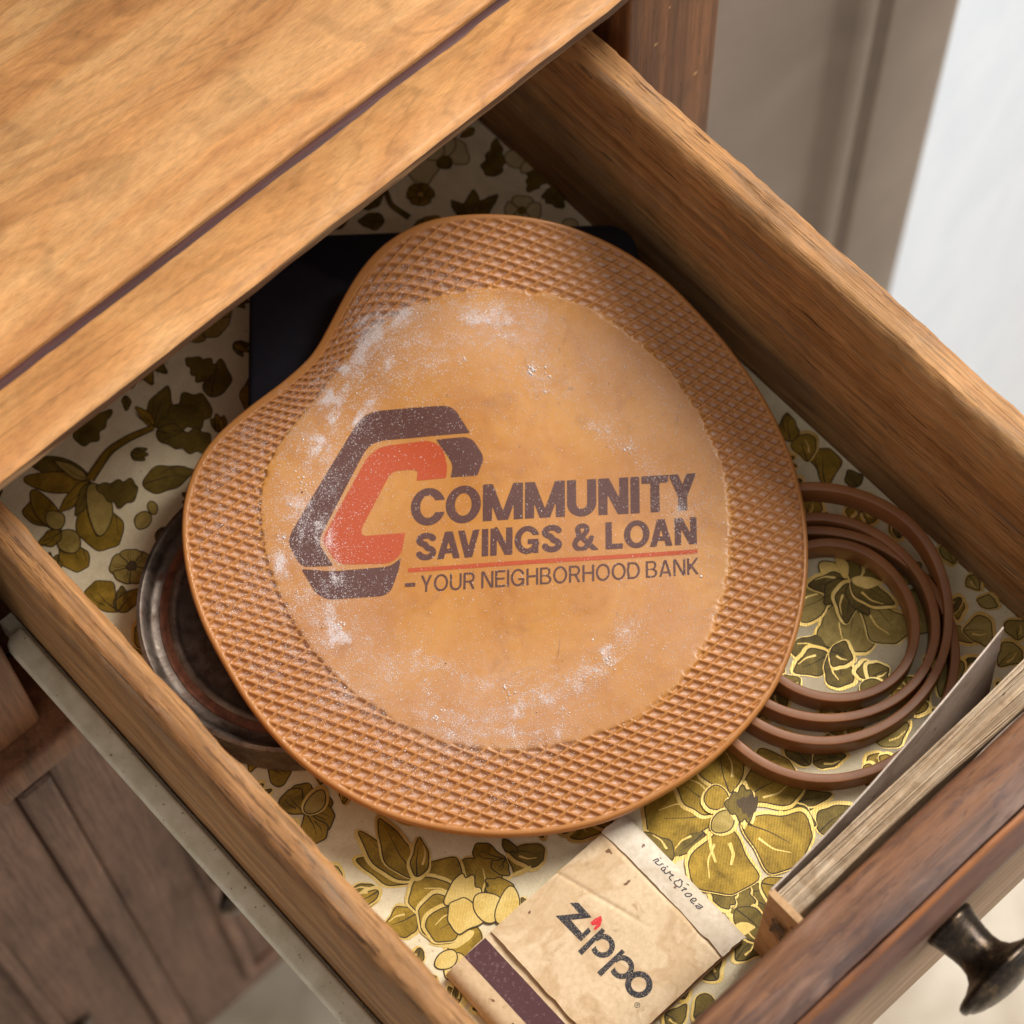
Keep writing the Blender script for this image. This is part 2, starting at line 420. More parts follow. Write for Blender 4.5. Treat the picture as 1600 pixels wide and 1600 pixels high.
# ------------------------------------------------------------------ the setting
FLZ = -900
def struct(ob):
    ob['kind'] = 'structure'
    return ob
def plane(name, x0, x1, y0, y1, z, m):
    V = [(x0, y0, z), (x1, y0, z), (x1, y1, z), (x0, y1, z)]
    return struct(mesh(name, V, [(0, 1, 2, 3)], m))
plane('floor', -1500, 2500, -1500, 1500, FLZ, M_FLOOR)

# taupe casing to the right of the cabinet: one moulded vertical board
ys = 88.0
prof = [(150, ys + 4), (206, ys + 4), (209, ys + 3), (212, ys - 1), (215, ys - 3), (219, ys - 3), (221, ys - 1), (223, ys + 3), (226, ys + 5), (229, ys + 3), (231, ys), (235, ys - 1),
        (260, ys - 1), (264, ys), (266, ys + 3), (266, ys + 30), (150, ys + 30)]
V, F = extrude(prof, 'Z', [FLZ, 1200])
struct(mesh('door_casing', V, F, M_CASING, smooth=True, auto=40))
# white wall running back at an angle beyond the casing
u = np.array([0.985, 0.174]); nrm = np.array([-0.174, 0.985]); p0 = np.array([262.0, ys + 9])
P4 = [p0, p0 + u * 1600, p0 + u * 1600 + nrm * 60, p0 + nrm * 60]
V, F = extrude(P4, 'Z', [FLZ, 1200])
struct(mesh('wall', V, F, M_WALL))
V, F = extrude([(-700, 330), (300, 330), (300, 350), (-700, 350)], 'Z', [FLZ, 1200])
struct(mesh('wall_behind_cabinet', V, F, M_CASING))

# ------------------------------------------------------------------ the cabinet
cab = root('cabinet', 'honey brown wooden cabinet with dark inlaid line along its top', 'cabinet', (-70, 180, FLZ))
XL, XR = -262, 118
def wobble(amp, k0=0, f=0.11):
    return lambda P, tt, k: np.stack([amp * (fbm(np.full(len(P), tt * f), P[:, 1] * 0.3, k0) - 0.45), amp * (fbm(np.full(len(P), tt * f + 40), P[:, 0] * 0.3, k0 + 1) - 0.45)], 1)
xs = np.linspace(XL, XR, 180)
# front strip of the top: eased top arris, thin raw edge, undercut below
prof = [(45.6, 81.0), (46.2, 81.8), (47.2, 82.1), (59.7, 82.1), (60.3, 81.7), (60.5, 81.0), (60.5, 72), (58, 70), (49.5, 77.6), (46.2, 78.3), (45.5, 78.9)]
V, F = extrude(prof, 'X', xs, wobble(0.55, 2))
nprof = len(prof)
def edge_slot(F):
    out = []
    for f in F:
        ks = {i % nprof for i in f}
        out.append(1 if len(f) == 4 and ks in ({0, 10}, {9, 10}, {8, 9}) else 0)
    return out
mesh('top_edge_strip', V, F, [M_TOP, M_TOPEDGE], cab, smooth=True, auto=40, midx=edge_slot(F))
V, F = extrude(rrect(60.52, 62.68, 76, 80.9, (0, 0, .3, .3), 2), 'X', xs, wobble(0.25, 4))
mesh('top_inlay', V, F, M_INLAY, cab, smooth=True, auto=40)
V, F = extrude(rrect(62.7, 320, 70, 82.3, (0, 0, 1.0, .8), 4), 'X', xs[::6], None)
mesh('top_panel', V, F, M_TOP, cab, smooth=True, auto=40)
FY = 50.0
box('stile', 84, 112, FY, FY + 22, -325, 69.9, M_STILE, cab, 1.0)
box('side_panel', 103, 111, FY + 22.1, 318, -325, 69.8, M_STILE, cab, 0.6)
box('stile', -107, -91.5, FY, FY + 22, -30, 69.9, M_STILE, cab, 1.4)
box('stile', XL + 2, XL + 24, FY, FY + 22, -325, 69.9, M_STILE, cab, 1.0)
box('partition', -103, -95, FY + 22.1, 318, -30, 69.8, M_INNER, cab, 0.4)
box('back_panel', XL + 4, 110, 318.2, 324, -325, 70, M_INNER, cab, 0.4)
box('side_panel', XL + 2, XL + 10, FY + 22.1, 318, -325, 69.8, M_STILE, cab, 0.6)
box('rail', XL + 24.2, 83.8, FY - 6, FY + 18, -42, -30.2, M_STILE, cab, 1.6, axis='X')
box('rail', XL + 24.2, 83.8, FY + 9, FY + 18, -53, -42.2, M_INNER, cab, 0.6, axis='X')
box('dust_panel', XL + 24.2, 102.8, FY + 18.2, 318, -40, -31, M_INNER, cab, 0.4, axis='X')
box('bottom_panel', XL + 10.2, 102.8, FY + 4, 318, -325, -316, M_INNER, cab, 0.4, axis='X')
box('centre_stile', -105.2, -96.4, FY - 2.5, FY + 18, -322, -53.2, M_DOOR, cab, 1.4)
box('drawer_divider', -237, -107.2, FY + 1, FY + 16, -30, 69, M_DOOR, cab, 1.0, axis='X')
def door(x0, x1, knob_x, knob_z=-192):
    d = box('door', x0, x1, FY, FY + 14, -322, -53.4, M_DOOR, cab, 1.2)
    ORIG[d.name] = ORIG[cab.name]
    # raised frame moulding round the panel
    for nm, a in (('frame_moulding', (x0 + 22, x0 + 26, -300, -75)), ('frame_moulding', (x1 - 26, x1 - 22, -300, -75))):
        box(nm, a[0], a[1], FY - 3, FY - 0.1, a[2], a[3], M_DOOR, d, 1.0)
    for z in (-304, -75):
        box('frame_moulding', x0 + 22, x1 - 22, FY - 3, FY - 0.1, z, z + 4, M_DOOR, d, 1.0, axis='X')
    lathe('knob', [(0, 0), (5.5, 0), (5.5, 1), (3, 2), (2.6, 7), (5, 9.5), (7, 11), (7.2, 12.5), (5.5, 14.5), (2, 15.4), (0.01, 15.5)], (knob_x, FY, knob_z), (0, -1, 0), M_BRONZE, d, 32)
door(-96.2, 83.6, -69)
door(-237, -105.4, -126, -226)
for lx in (XL + 4, 92):
    for ly in (FY + 2, 296):
        box('leg', lx, lx + 18, ly, ly + 18, FLZ, -325.2, M_STILE, cab, 1.5)

# ------------------------------------------------------------------ the drawer
dr = root('drawer', 'open wooden drawer pulled out from the cabinet', 'drawer', (-3, -10, -4))
t_y = np.linspace(-107.2, 196, 220)
def board(x0, x1, seed, rin, rout):
    prof = rrect(x0, x1, -4, 58, (0.4, 0.4, rout, rin), 7)
    top = prof[:, 1] > 50
    def d(P, tt, k):
        w = np.zeros_like(P)
        n1 = fbm(np.full(len(P), tt * 0.085 + seed), P[:, 0] * 0.35, seed % 5, 4) - 0.47
        n2 = fbm(np.full(len(P), tt * 0.4 + seed), P[:, 0] * 0.9 + P[:, 1] * 0.5, seed % 3, 3) - 0.44
        edge = (np.minimum(abs(P[:, 0] - x0), abs(P[:, 0] - x1)) < 1.6) & top
        w[:, 1] = np.where(top, n1 * 1.0 + n2 * 0.5, 0) - np.where(edge, np.maximum(n2, 0) * 1.2 + 0.2 * n1, 0)
        w[:, 0] = np.where(edge, n1 * 1.2 + n2 * 0.7, 0)
        return w
    return extrude(prof, 'Y', t_y, d)
V, F = board(-84.2, -77.4, 3, 2.2, 2.4)
mesh('side', V, F, M_OAK, dr, smooth=True, auto=50)
V, F = board(71.8, 79.8, 11, 2.6, 1.4)
mesh('side', V, F, M_OAK, dr, smooth=True, auto=50)
box('back', -77.2, 71.6, 188, 196, -3, 52, M_OAKX, dr, 1.0, axis='X')
box('bottom', -77.2, 71.6, -107, 187.8, -3.4, -0.45, M_OAKX, dr, 0.3, axis='X')
xf = np.linspace(-98, 98, 110)
# front: weathered face board under a dark worn top moulding with an orange-edged bead
V, F = extrude(rrect(-123.4, -107.3, -6, 47.9, (1.0, 0.4, 0, 0.3), 4), 'X', xf[::4], None)
mesh('front_board', V, F, M_FACE, dr, smooth=True, auto=40)
prof = [(-107.3, 48), (-107.3, 56.2), (-107.7, 57.3), (-108.7, 58.0), (-118.4, 58.3), (-119.6, 58.1)] + [(-119.9, 48)]
V, F = extrude(prof[::-1], 'X', xf, wobble(0.5, 1, 0.09))
cap = mesh('front_moulding', V, F, M_FRONT, dr, smooth=True, auto=45)
prof = [(-119.95, 48.2), (-119.95, 57.9), (-120.6, 58.15), (-121.3, 57.7), (-121.7, 56.9), (-122.1, 56.3), (-123.0, 55.4), (-123.9, 54.0), (-124.3, 52.2), (-124.2, 50.4), (-123.6, 48.9), (-122.6, 48.2)]
V, F = extrude(prof[::-1], 'X', xf, wobble(0.5, 5, 0.09))
mesh('front_bead', V, F, M_BEAD, dr, smooth=True, auto=60)
KX, KZ = 1.0, 39.5
kn = lathe('knob', [(0.01, 0), (5.0, 0), (5.3, 0.5), (5.1, 1.4), (4.7, 3.0), (4.3, 5.5), (4.2, 7.5), (4.5, 9.2), (5.4, 10.6), (7.2, 11.6), (9.2, 12.2), (10.0, 12.7), (10.15, 13.5), (9.8, 14.2), (9.1, 14.4), (8.7, 14.9), (7.2, 15.7), (4.5, 16.5), (2.0, 16.9), (0.01, 17.0)],
           (KX, -123.4, KZ), (0, -1, 0), M_BRONZE, dr, 72)
# enamelled slide along the outside of the left board
V, F = extrude(rrect(-90.2, -85.0, 3.0, 5.4, (0.3, 0.3, 0.9, 1.0), 4), 'Y', [-105, -104.6, 0, 52.6, 54.0, 54.8], lambda P, tt, k: (np.array([(P[:, 0].max()), P[:, 1].mean()]) - P) * (0.35 if k == 5 else 0.1 if k == 4 else 0))
mesh('slide_rail', V, F, M_RUNNER, dr, smooth=True, auto=40)
V, F = extrude(rrect(-87.6, -84.3, -4, 2.9, 0.3, 2), 'Y', [-105, 60])
mesh('slide_web', V, F, M_RUNNER, dr, smooth=True, auto=40)

# ------------------------------------------------------------------ printed lining sheet
lin = root('drawer_lining', 'cream drawer lining printed with olive and gold flowers', 'drawer lining', (-3, 40, -0.4))
nx, ny = 75, 150
gx, gy = np.meshgrid(np.linspace(-77.1, 71.5, nx), np.linspace(-107.0, 187.5, ny), indexing='ij')
gz = 0 * gx
V = np.stack([gx, gy, gz], -1).reshape(-1, 3)
i, j = np.meshgrid(np.arange(nx - 1), np.arange(ny - 1), indexing='ij')
a = (i * ny + j).ravel()
mesh('lining_sheet', V, np.stack([a, a + ny, a + ny + 1, a + 1], 1), M_LINING, lin, smooth=True)

def petal_outline(kind, p, q, w, seed):
    """closed outline of one printed petal or leaf from base p to tip q."""
    p = np.array(p); q = np.array(q); L = np.linalg.norm(q - p); d = (q - p) / L; n = np.array([-d[1], d[0]])
    r = random.Random(seed)
    t = np.linspace(0, 1, 41)
    if kind == 'l':
        hw = np.sin(np.pi * t ** 0.8) ** 0.9 * (1 - 0.25 * t); hw /= hw.max()
    elif kind == 'e':
        hw = np.sin(np.pi * np.clip(t ** 0.9, 0, 1)) ** 0.62; hw /= hw.max()
    else:
        hw = np.clip(t * 1.5, 0, 1) ** 0.75 * np.sqrt(np.clip(1 - ((t - 0.62) / 0.385) ** 2 * (t > 0.62), 0, 1)); hw /= hw.max()
    ph = r.random() * 6.28
    k = {'l': (0.10, 13), 'e': (0.03, 7), 'h': (0.10, 11), 'r': (0.20, 21)}[kind]
    wob = lambda s: 1 + k[0] * np.sin(k[1] * t + ph + s)
    bend = (r.random() - 0.5) * 0.16 * L * np.sin(np.pi * t)
    Lp = p + d * (t * L)[:, None] + n * (bend + 0.5 * w * hw * wob(0))[:, None]
    Rp = p + d * (t * L)[:, None] + n * (bend - 0.5 * w * hw * wob(2))[:, None]
    if kind in 'hr':           # notched tip
        tip = (0.10 if kind == 'h' else 0.07) * L
        for A in (Lp, Rp):
            A[-1] = q - d * tip
            A[-2] += d * tip * 0.55
            A[-3] += d * tip * 0.3
    P = np.concatenate([Rp, Lp[::-1][1:-1]])
    for _ in range(2): P = (np.roll(P, 1, 0) + 2 * P + np.roll(P, -1, 0)) / 4
    return P
def grow(P, e):
    Q = np.roll(P, -1, 0) - np.roll(P, 1, 0)
    nn = np.stack([Q[:, 1], -Q[:, 0]], 1); nn /= np.maximum(np.linalg.norm(nn, axis=1, keepdims=True), 1e-9)
    A = np.sum(P[:, 0] * np.roll(P[:, 1], -1) - np.roll(P[:, 0], -1) * P[:, 1])
    return P + nn * e * (1 if A > 0 else -1)
class Print:
    def __init__(s): s.V = []; s.F = []; s.m = []; s.z = 0.03
    def poly(s, P, c):
        o = len(s.V); n = len(P)
        A = np.sum(P[:, 0] * np.roll(P[:, 1], -1) - np.roll(P[:, 0], -1) * P[:, 1])
        if A < 0: P = P[::-1]
        s.V += [(x, y, s.z) for x, y in P]; s.F.append(tuple(range(o, o + n))); s.m.append(PKEYS.index(c)); s.z += 0.0131
    def stroke(s, P, w0, w1, c):
        P = np.array(P, float)
        t = np.linspace(0, 1, len(P)); tt = np.linspace(0, 1, 16)
        # smooth the path
        cx = np.interp(tt, t, P[:, 0]); cy = np.interp(tt, t, P[:, 1])
        for _ in range(2):
            cx[1:-1] = (cx[:-2] + 2 * cx[1:-1] + cx[2:]) / 4; cy[1:-1] = (cy[:-2] + 2 * cy[1:-1] + cy[2:]) / 4
        C = np.stack([cx, cy], 1); T = np.gradient(C, axis=0); T /= np.linalg.norm(T, axis=1, keepdims=True); N = np.stack([-T[:, 1], T[:, 0]], 1)
        w = (w0 + (w1 - w0) * tt)[:, None] / 2
        s.poly(np.concatenate([C + N * w, (C - N * w)[::-1]]), c)
    def motif(s, items, seed):
        for e, it in enumerate(items):
            if it[0] == 's':
                if it[4] == 'k': s.stroke(it[1], it[2] + 0.7, it[2] * 0.6 + 0.6, 'k')
                s.stroke(it[1], it[2], it[2] * 0.6, it[3]); continue
            kind, p, q, w, c, ol = it
            P = petal_outline(kind, p, q, w, seed * 31 + e)
            if ol == 'b':
                r = random.Random(seed * 7 + e); a = r.random() * 6.28
                s.poly(grow(P, 0.75) + 0.35 * np.array([math.cos(a), math.sin(a)]), 'g')
            if ol in 'kb': s.poly(grow(P, 0.26), 'k')
            s.poly(P, c)
            d = np.array(q) - np.array(p)
            if kind in 'lh' and np.linalg.norm(d) > 3.2 and c in 'odp':
                n = np.array([-d[1], d[0]]) * 0.12
                vein = {'o': 'k', 'd': 'k', 'p': 'd'}[c]
                s.stroke([p, p + d * .4 + n * .3, p + d * 0.75], 0.34, 0.10, vein)
                if ol == 'b':
                    s.stroke([p + d * 0.3 - n, p + d * .55 - n * 1.5, p + d * 0.8 - n], 0.5, 0.15, 'g')
                else:
                    s.stroke([p + d * .35 + n, p + d * .6 + n * 1.6, p + d * 0.85 + n * 1.2], 0.25, 0.1, vein)
MOTIFS = [
 [('h',(-52.6,74.0),(-59.4,58.4),9.3,'o','k'), ('e',(-52.6,74.0),(-59.3,87.0),4.8,'d','k'), ('e',(-52.7,73.5),(-62.9,84.4),4.8,'o','k'), ('l',(-52.6,74.0),(-62.1,72.8),3.4,'o','k'), ('l',(-52.9,73.7),(-60.0,69.6),2.8,'d','k'), ('e',(-52.6,73.4),(-59.1,62.1),5.1,'p','k'), ('r',(-52.4,72.1),(-46.7,64.8),6.2,'d','k'), ('l',(-52.9,74.7),(-55.2,83.2),2.3,'p','k'), ('s',[(-52.4,74.3),(-45.0,76.9),(-40.0,76.4),(-34.2,74.7)],1.6,'o','k')],
 [('h',(-64.4,69.2),(-66.6,58.5),5.6,'o','k'), ('h',(-64.4,69.8),(-66.4,78.9),5.4,'o','k'), ('e',(-64.4,69.2),(-63.1,81.0),4.2,'o','k'), ('e',(-64.1,69.5),(-63.8,74.4),3.7,'p','k'), ('e',(-64.4,68.7),(-65.1,62.8),4.8,'p','k'), ('l',(-64.8,68.7),(-70.0,69.8),3.4,'o','k')],
 [('h',(-67.1,45.9),(-67.9,54.7),7.0,'o','k'), ('l',(-67.1,45.9),(-62.9,50.0),2.8,'d','k'), ('l',(-67.1,45.9),(-60.9,47.1),3.7,'o','k')],
 [('l',(-34.2,74.7),(-25.3,80.7),5.6,'d','k'), ('r',(-33.7,74.2),(-21.1,71.8),8.5,'d','k'), ('l',(-34.1,73.7),(-30.2,66.3),4.8,'d','k'), ('r',(-34.8,70.6),(-27.1,63.4),5.6,'d','k'), ('l',(-33.9,75.1),(-33.9,81.3),2.0,'o','k')],
 [('l',(-44.7,65.6),(-34.1,60.4),6.2,'d','k')],
 [('e',(-47.4,60.2),(-45.6,59.5),3.1,'p','k'), ('e',(-48.0,59.8),(-51.9,58.0),3.4,'p','k')],
 [('r',(-38.1,84.4),(-48.7,83.1),5.6,'d','k')],
 [('h',(58.5,83.6),(49.7,84.8),7.3,'c','k'), ('h',(58.5,83.6),(64.0,80.9),7.9,'c','k'), ('e',(58.5,83.6),(64.2,87.8),5.6,'c','k'), ('e',(58.5,83.6),(57.6,89.2),5.1,'c','k'), ('e',(58.5,83.6),(57.8,80.2),3.4,'d','k')],
 [('r',(71.2,78.9),(63.1,72.2),4.8,'d','k'), ('e',(68.6,70.6),(73.1,72.3),5.6,'c','k'), ('r',(66.7,63.1),(73.2,65.9),4.8,'d','k'), ('r',(69.6,54.5),(71.5,60.4),5.1,'d','k'), ('e',(74.1,67.9),(69.1,67.9),2.8,'c','k')],
 [('h',(62.4,60.6),(65.6,57.6),4.8,'c','k'), ('h',(62.4,60.6),(59.2,62.6),4.8,'c','k'), ('h',(62.4,60.6),(59.5,58.1),4.8,'c','k'), ('h',(62.4,60.6),(65.2,63.0),4.8,'c','k'), ('e',(61.6,61.3),(63.3,59.7),2.3,'d','n')],
 [('l',(52.4,65.9),(52.4,73.5),3.1,'d','k'), ('l',(52.4,65.9),(58.0,72.1),3.9,'d','k'), ('l',(52.4,65.9),(61.2,67.3),3.4,'d','k')],
 [('h',(-66.8,-15.2),(-63.5,-9.7),5.6,'o','k'), ('h',(-66.8,-15.2),(-61.0,-15.9),5.1,'o','k'), ('h',(-66.8,-15.2),(-64.1,-20.4),5.6,'o','k'), ('h',(-66.8,-15.2),(-68.6,-21.8),5.6,'o','k'), ('h',(-66.8,-15.2),(-67.3,-9.1),5.6,'o','k'), ('e',(-66.8,-15.2),(-61.1,-13.9),3.4,'p','b')],
 [('h',(-66.2,-2.6),(-64.6,-6.9),5.6,'o','k'), ('h',(-66.2,-0.7),(-67.7,1.7),5.1,'o','k')],
 [('l',(-59.1,-40.9),(-65.7,-29.5),5.6,'o','b'), ('l',(-59.1,-40.9),(-61.4,-25.3),4.8,'o','b'), ('l',(-59.1,-40.9),(-56.5,-26.1),5.6,'o','b'), ('l',(-59.0,-40.7),(-53.2,-34.8),3.4,'o','b')],
 [('h',(-54.8,-53.6),(-47.4,-45.9),10.4,'o','b'), ('h',(-55.1,-52.5),(-58.2,-40.5),11.3,'o','b'), ('h',(-55.0,-53.0),(-62.3,-42.2),8.5,'o','b'), ('h',(-55.5,-53.9),(-64.8,-48.0),9.3,'o','b'), ('h',(-55.5,-53.0),(-65.1,-51.6),7.0,'o','b'), ('r',(-52.9,-54.5),(-56.2,-47.0),8.5,'g','k'), ('h',(-53.5,-56.6),(-59.3,-50.4),7.0,'g','k'), ('r',(-51.7,-55.5),(-46.3,-53.4),5.6,'o','k'), ('e',(-53.5,-58.4),(-52.6,-51.7),5.6,'g','k'), ('e',(-53.4,-59.3),(-46.2,-55.2),4.2,'g','k')],
 [('e',(-57.0,-56.6),(-64.5,-57.2),7.0,'o','b'), ('l',(-57.9,-57.0),(-66.6,-52.5),3.1,'g','n'), ('e',(-63.0,-58.5),(-68.4,-60.6),4.2,'g','k'), ('e',(-63.6,-57.6),(-68.5,-57.0),3.4,'g','k')],
 [('l',(-64.2,-46.3),(-70.9,-44.2),6.2,'o','b')],
 [('h',(-43.3,-50.1),(-46.5,-44.0),4.2,'o','k'), ('h',(-43.3,-50.1),(-46.5,-50.8),4.2,'o','k'), ('h',(-42.2,-49.8),(-40.7,-54.0),4.8,'o','b'), ('h',(-41.7,-49.3),(-36.9,-54.7),4.8,'d','b'), ('h',(-42.2,-48.9),(-40.2,-48.6),3.7,'d','k'), ('s',[(-40.7,-54.9),(-44.7,-53.5),(-46.7,-53.8)],0.8,'g','g')],
 [('h',(-4.4,-72.4),(-16.9,-63.4),13.0,'o','b'), ('l',(-3.8,-71.8),(-6.5,-60.5),8.5,'o','b'), ('h',(-0.3,-71.0),(5.5,-61.3),11.8,'o','b'), ('h',(0.7,-73.7),(13.2,-76.9),12.7,'o','b'), ('h',(-2.7,-77.1),(2.8,-90.4),13.5,'o','b'), ('h',(-5.5,-75.4),(-17.1,-84.1),14.1,'o','b'), ('e',(-6.0,-76.8),(-13.5,-83.6),5.6,'o','n'), ('s',[(-9.2,-73.8),(-11.5,-77.2),(-12.6,-79.5)],0.8,'g','g'), ('s',[(-7.7,-78.5),(-8.7,-80.7),(-10.7,-82.0)],0.8,'g','g'), ('e',(-5.1,-71.2),(-1.0,-68.0),4.8,'o','b'), ('e',(-5.7,-72.4),(-5.3,-76.5),5.4,'p','b'), ('r',(-3.0,-71.8),(2.0,-76.4),9.3,'g','n'), ('r',(-2.8,-72.0),(1.6,-76.1),7.3,'d','k'), ('r',(-0.5,-73.0),(1.8,-77.0),4.8,'b','n')],
 [('l',(-9.8,-73.3),(-18.3,-72.7),3.1,'d','b')],
 [('l',(6.4,-80.9),(15.1,-85.1),3.7,'d','b'), ('l',(5.8,-80.6),(7.9,-87.7),4.2,'d','b')],
 [('l',(-10.7,-86.2),(-13.0,-93.1),4.8,'d','b'), ('r',(-10.9,-85.1),(-17.2,-90.1),5.6,'d','b'), ('r',(-12.6,-85.3),(-18.4,-85.8),4.8,'d','b'), ('l',(-17.2,-91.9),(-19.0,-94.1),4.2,'g','n')],
 [('h',(49.9,-56.5),(40.0,-65.8),13.5,'p','b'), ('h',(50.9,-58.4),(50.4,-71.4),8.5,'p','b'), ('h',(46.9,-53.7),(37.6,-51.6),8.5,'p','b'), ('e',(50.8,-54.7),(57.9,-57.2),7.6,'d','b'), ('e',(51.0,-54.5),(54.3,-49.9),5.6,'d','b'), ('e',(50.9,-54.0),(49.7,-47.2),4.2,'g','k'), ('l',(51.2,-54.3),(44.2,-49.2),4.8,'d','b'), ('l',(51.1,-54.6),(43.7,-54.7),4.8,'d','k'), ('l',(50.9,-54.8),(43.9,-60.9),4.5,'d','b'), ('l',(51.1,-55.0),(48.8,-62.8),3.7,'d','k'), ('l',(51.7,-54.7),(54.5,-64.8),4.8,'d','b'), ('l',(51.7,-54.7),(56.4,-59.9),2.8,'g','n'), ('l',(51.1,-53.8),(53.8,-47.0),2.3,'g','n')],
 [('l',(36.4,-63.2),(31.4,-56.2),7.0,'d','b'), ('l',(36.4,-63.2),(28.2,-61.0),5.6,'d','b'), ('h',(37.1,-63.0),(34.1,-70.5),6.2,'d','b'), ('l',(37.1,-63.0),(39.2,-67.3),5.6,'d','b'), ('l',(38.9,-72.9),(40.8,-69.6),4.2,'d','b'), ('l',(38.9,-72.9),(43.2,-73.9),4.8,'d','b'), ('e',(35.6,-73.3),(39.6,-75.9),4.2,'d','b')],
 [('h',(58.8,-79.6),(61.4,-79.0),6.2,'p','b'), ('h',(60.9,-78.6),(65.3,-82.7),7.0,'p','b'), ('l',(68.1,-78.3),(70.7,-76.7),3.9,'p','b'), ('l',(70.9,-70.9),(70.1,-74.5),2.8,'p','b'), ('h',(67.7,-87.8),(70.8,-84.8),5.6,'p','b'), ('h',(46.5,-85.8),(55.2,-82.1),5.6,'p','b')],
 [('h',(63.5,-35.4),(69.6,-28.4),6.2,'o','k'), ('h',(65.0,-28.5),(68.2,-22.9),5.6,'o','b'), ('l',(65.6,-22.6),(70.0,-17.2),4.2,'o','k'), ('l',(68.6,-40.1),(69.8,-36.0),3.7,'d','k')],
 [('h',(70.6,-66.6),(72.8,-62.6),4.2,'p','b')],
 [('l',(22.7,-60.8),(20.9,-65.5),4.8,'d','b'), ('l',(24.2,-62.2),(28.1,-62.9),4.2,'d','b')],
 [('h',(55.7,-50.8),(61.9,-52.4),7.0,'p','k')],
 [('h',(61.6,-58.3),(62.0,-63.6),6.2,'p','k'), ('h',(59.9,-64.7),(54.5,-73.6),6.2,'p','k')],
 [('l',(17.1,-77.6),(23.1,-81.3),3.7,'d','b'), ('l',(16.1,-77.7),(17.4,-68.4),4.2,'d','b')],
 [('l',(29.7,-83.6),(37.6,-85.2),5.1,'p','b')],
 [('l',(-13.0,-88.5),(-10.1,-98.4),6.2,'d','b'), ('l',(-16.3,-89.1),(-15.7,-100.3),5.6,'d','b'), ('l',(-8.8,-88.8),(-3.6,-97.2),5.6,'o','b')],
 [('l',(-18.8,-73.2),(-18.9,-64.9),5.6,'d','b')],
 [('l',(7.4,-89.1),(16.0,-89.7),5.6,'d','b')],
 [('l',(-21.9,-83.9),(-21.9,-89.3),4.2,'d','b')],
 [('h',(60.5,-89.0),(66.6,-88.8),5.1,'p','b'), ('l',(58.6,-85.3),(53.5,-86.4),4.2,'d','b')],
 [('l',(48.7,-80.0),(54.8,-77.9),3.7,'d','b')],
 [('l',(74.1,-79.9),(75.4,-75.1),3.4,'p','b')],
 [('l',(36.0,87.0),(42.5,85.6),4.8,'d','k'), ('l',(37.5,79.8),(33.2,83.8),4.2,'d','k'), ('s',[(42.3,76.5),(41.4,82.0),(43.7,86.9)],0.8,'d','k')],
 [('e',(69.5,50.0),(65.6,50.1),3.7,'c','k')],
 [('l',(-20.1,71.9),(-12.4,77.9),5.6,'d','k'), ('r',(-18.1,83.2),(-17.0,75.6),5.6,'d','k')],
 [('l',(-60.1,12.9),(-66.7,11.2),4.2,'d','k'), ('h',(-64.0,2.0),(-63.8,8.5),5.6,'o','k')],
 [('l',(-53.5,-16.2),(-53.7,-10.4),4.2,'o','k')],
 [('h',(-23.6,-96.6),(-17.3,-95.6),5.6,'d','b')],
 [('h',(-29.1,-96.8),(-28.3,-92.3),6.2,'d','b'), ('h',(-36.5,-95.2),(-35.6,-90.8),5.6,'o','b'), ('h',(-37.7,-99.3),(-32.7,-100.4),7.0,'d','b'), ('h',(-41.5,-95.0),(-40.5,-98.5),6.5,'d','b')]]

for k, m in enumerate(MOTIFS):
    pr = Print(); pr.z = 0.03 + 0.0017 * k
    pr.motif(m, k + 1)
    mesh('printed_flower', pr.V, pr.F, PMATS, lin, midx=pr.m)
# smaller sprigs and blossoms of the same print between the large ones
taken = []
for m in MOTIFS:
    for it in m:
        if it[0] == 's':
            taken += [(p[0], p[1], it[2]) for p in it[1]]
        else:
            p, q = np.array(it[1]), np.array(it[2]); L = np.linalg.norm(q - p)
            for t_ in (0.2, 0.5, 0.8):
                c_ = p + (q - p) * t_; taken.append((c_[0], c_[1], max(it[3] * 0.42, L * 0.2)))
R2 = random.Random(23); nfill = 0
for size in (7.5, 6.0, 4.6, 3.4, 2.6, 2.0):
    for _ in range(1100):
        x, y = R2.uniform(-75, 69), R2.uniform(-105, 150)
        r_ = size * R2.uniform(0.9, 1.1)
        if not (-77 + r_ < x < 71.4 - r_ and -106.8 + r_ < y): continue
        if any((x - a_) ** 2 + (y - b_) ** 2 < (r_ * 0.9 + c_ * 0.95 + 0.1) ** 2 for a_, b_, c_ in taken): continue
        taken.append((x, y, r_))
        th0 = R2.random() * 6.28; ol = 'b' if y < 45 else 'k'; items = []
        P_ = lambda an, ra: (x + ra * math.cos(an), y + ra * math.sin(an))
        kind = R2.random()
        if size > 3 and kind < 0.5:
            nn = R2.choice((5, 5, 6)); cc = R2.choice('oop')
            for i_ in range(nn):
                items.append(('h', P_(th0 + 6.283 * i_ / nn, r_ * 0.1), P_(th0 + 6.283 * i_ / nn + R2.uniform(-.15, .15), r_ * R2.uniform(.8, 1.0)), r_ * 5.2 / nn, cc, ol))
            items.append(('r', P_(th0, r_ * -.22), P_(th0, r_ * .26), r_ * .42, R2.choice('bgd'), 'k'))
        elif size > 2.5:
            for i_, off in enumerate((-0.95, 0.9, 0.0)):
                items.append(('l', P_(th0 + 3.14, r_ * 0.75), P_(th0 + off * .8, r_ * R2.uniform(.75, .98)), r_ * R2.uniform(.5, .75), R2.choice('odd'), ol))
        else:
            items.append(('l', P_(th0 + 3.14, r_ * 0.95), P_(th0, r_ * 0.95), r_ * 0.85, R2.choice('odp'), ol))
        pr = Print(); pr.z = 0.031 + 0.0007 * (nfill % 13); nfill += 1
        pr.motif(items, 500 + nfill)
        mesh('printed_sprig', pr.V, pr.F, PMATS, lin, midx=pr.m)

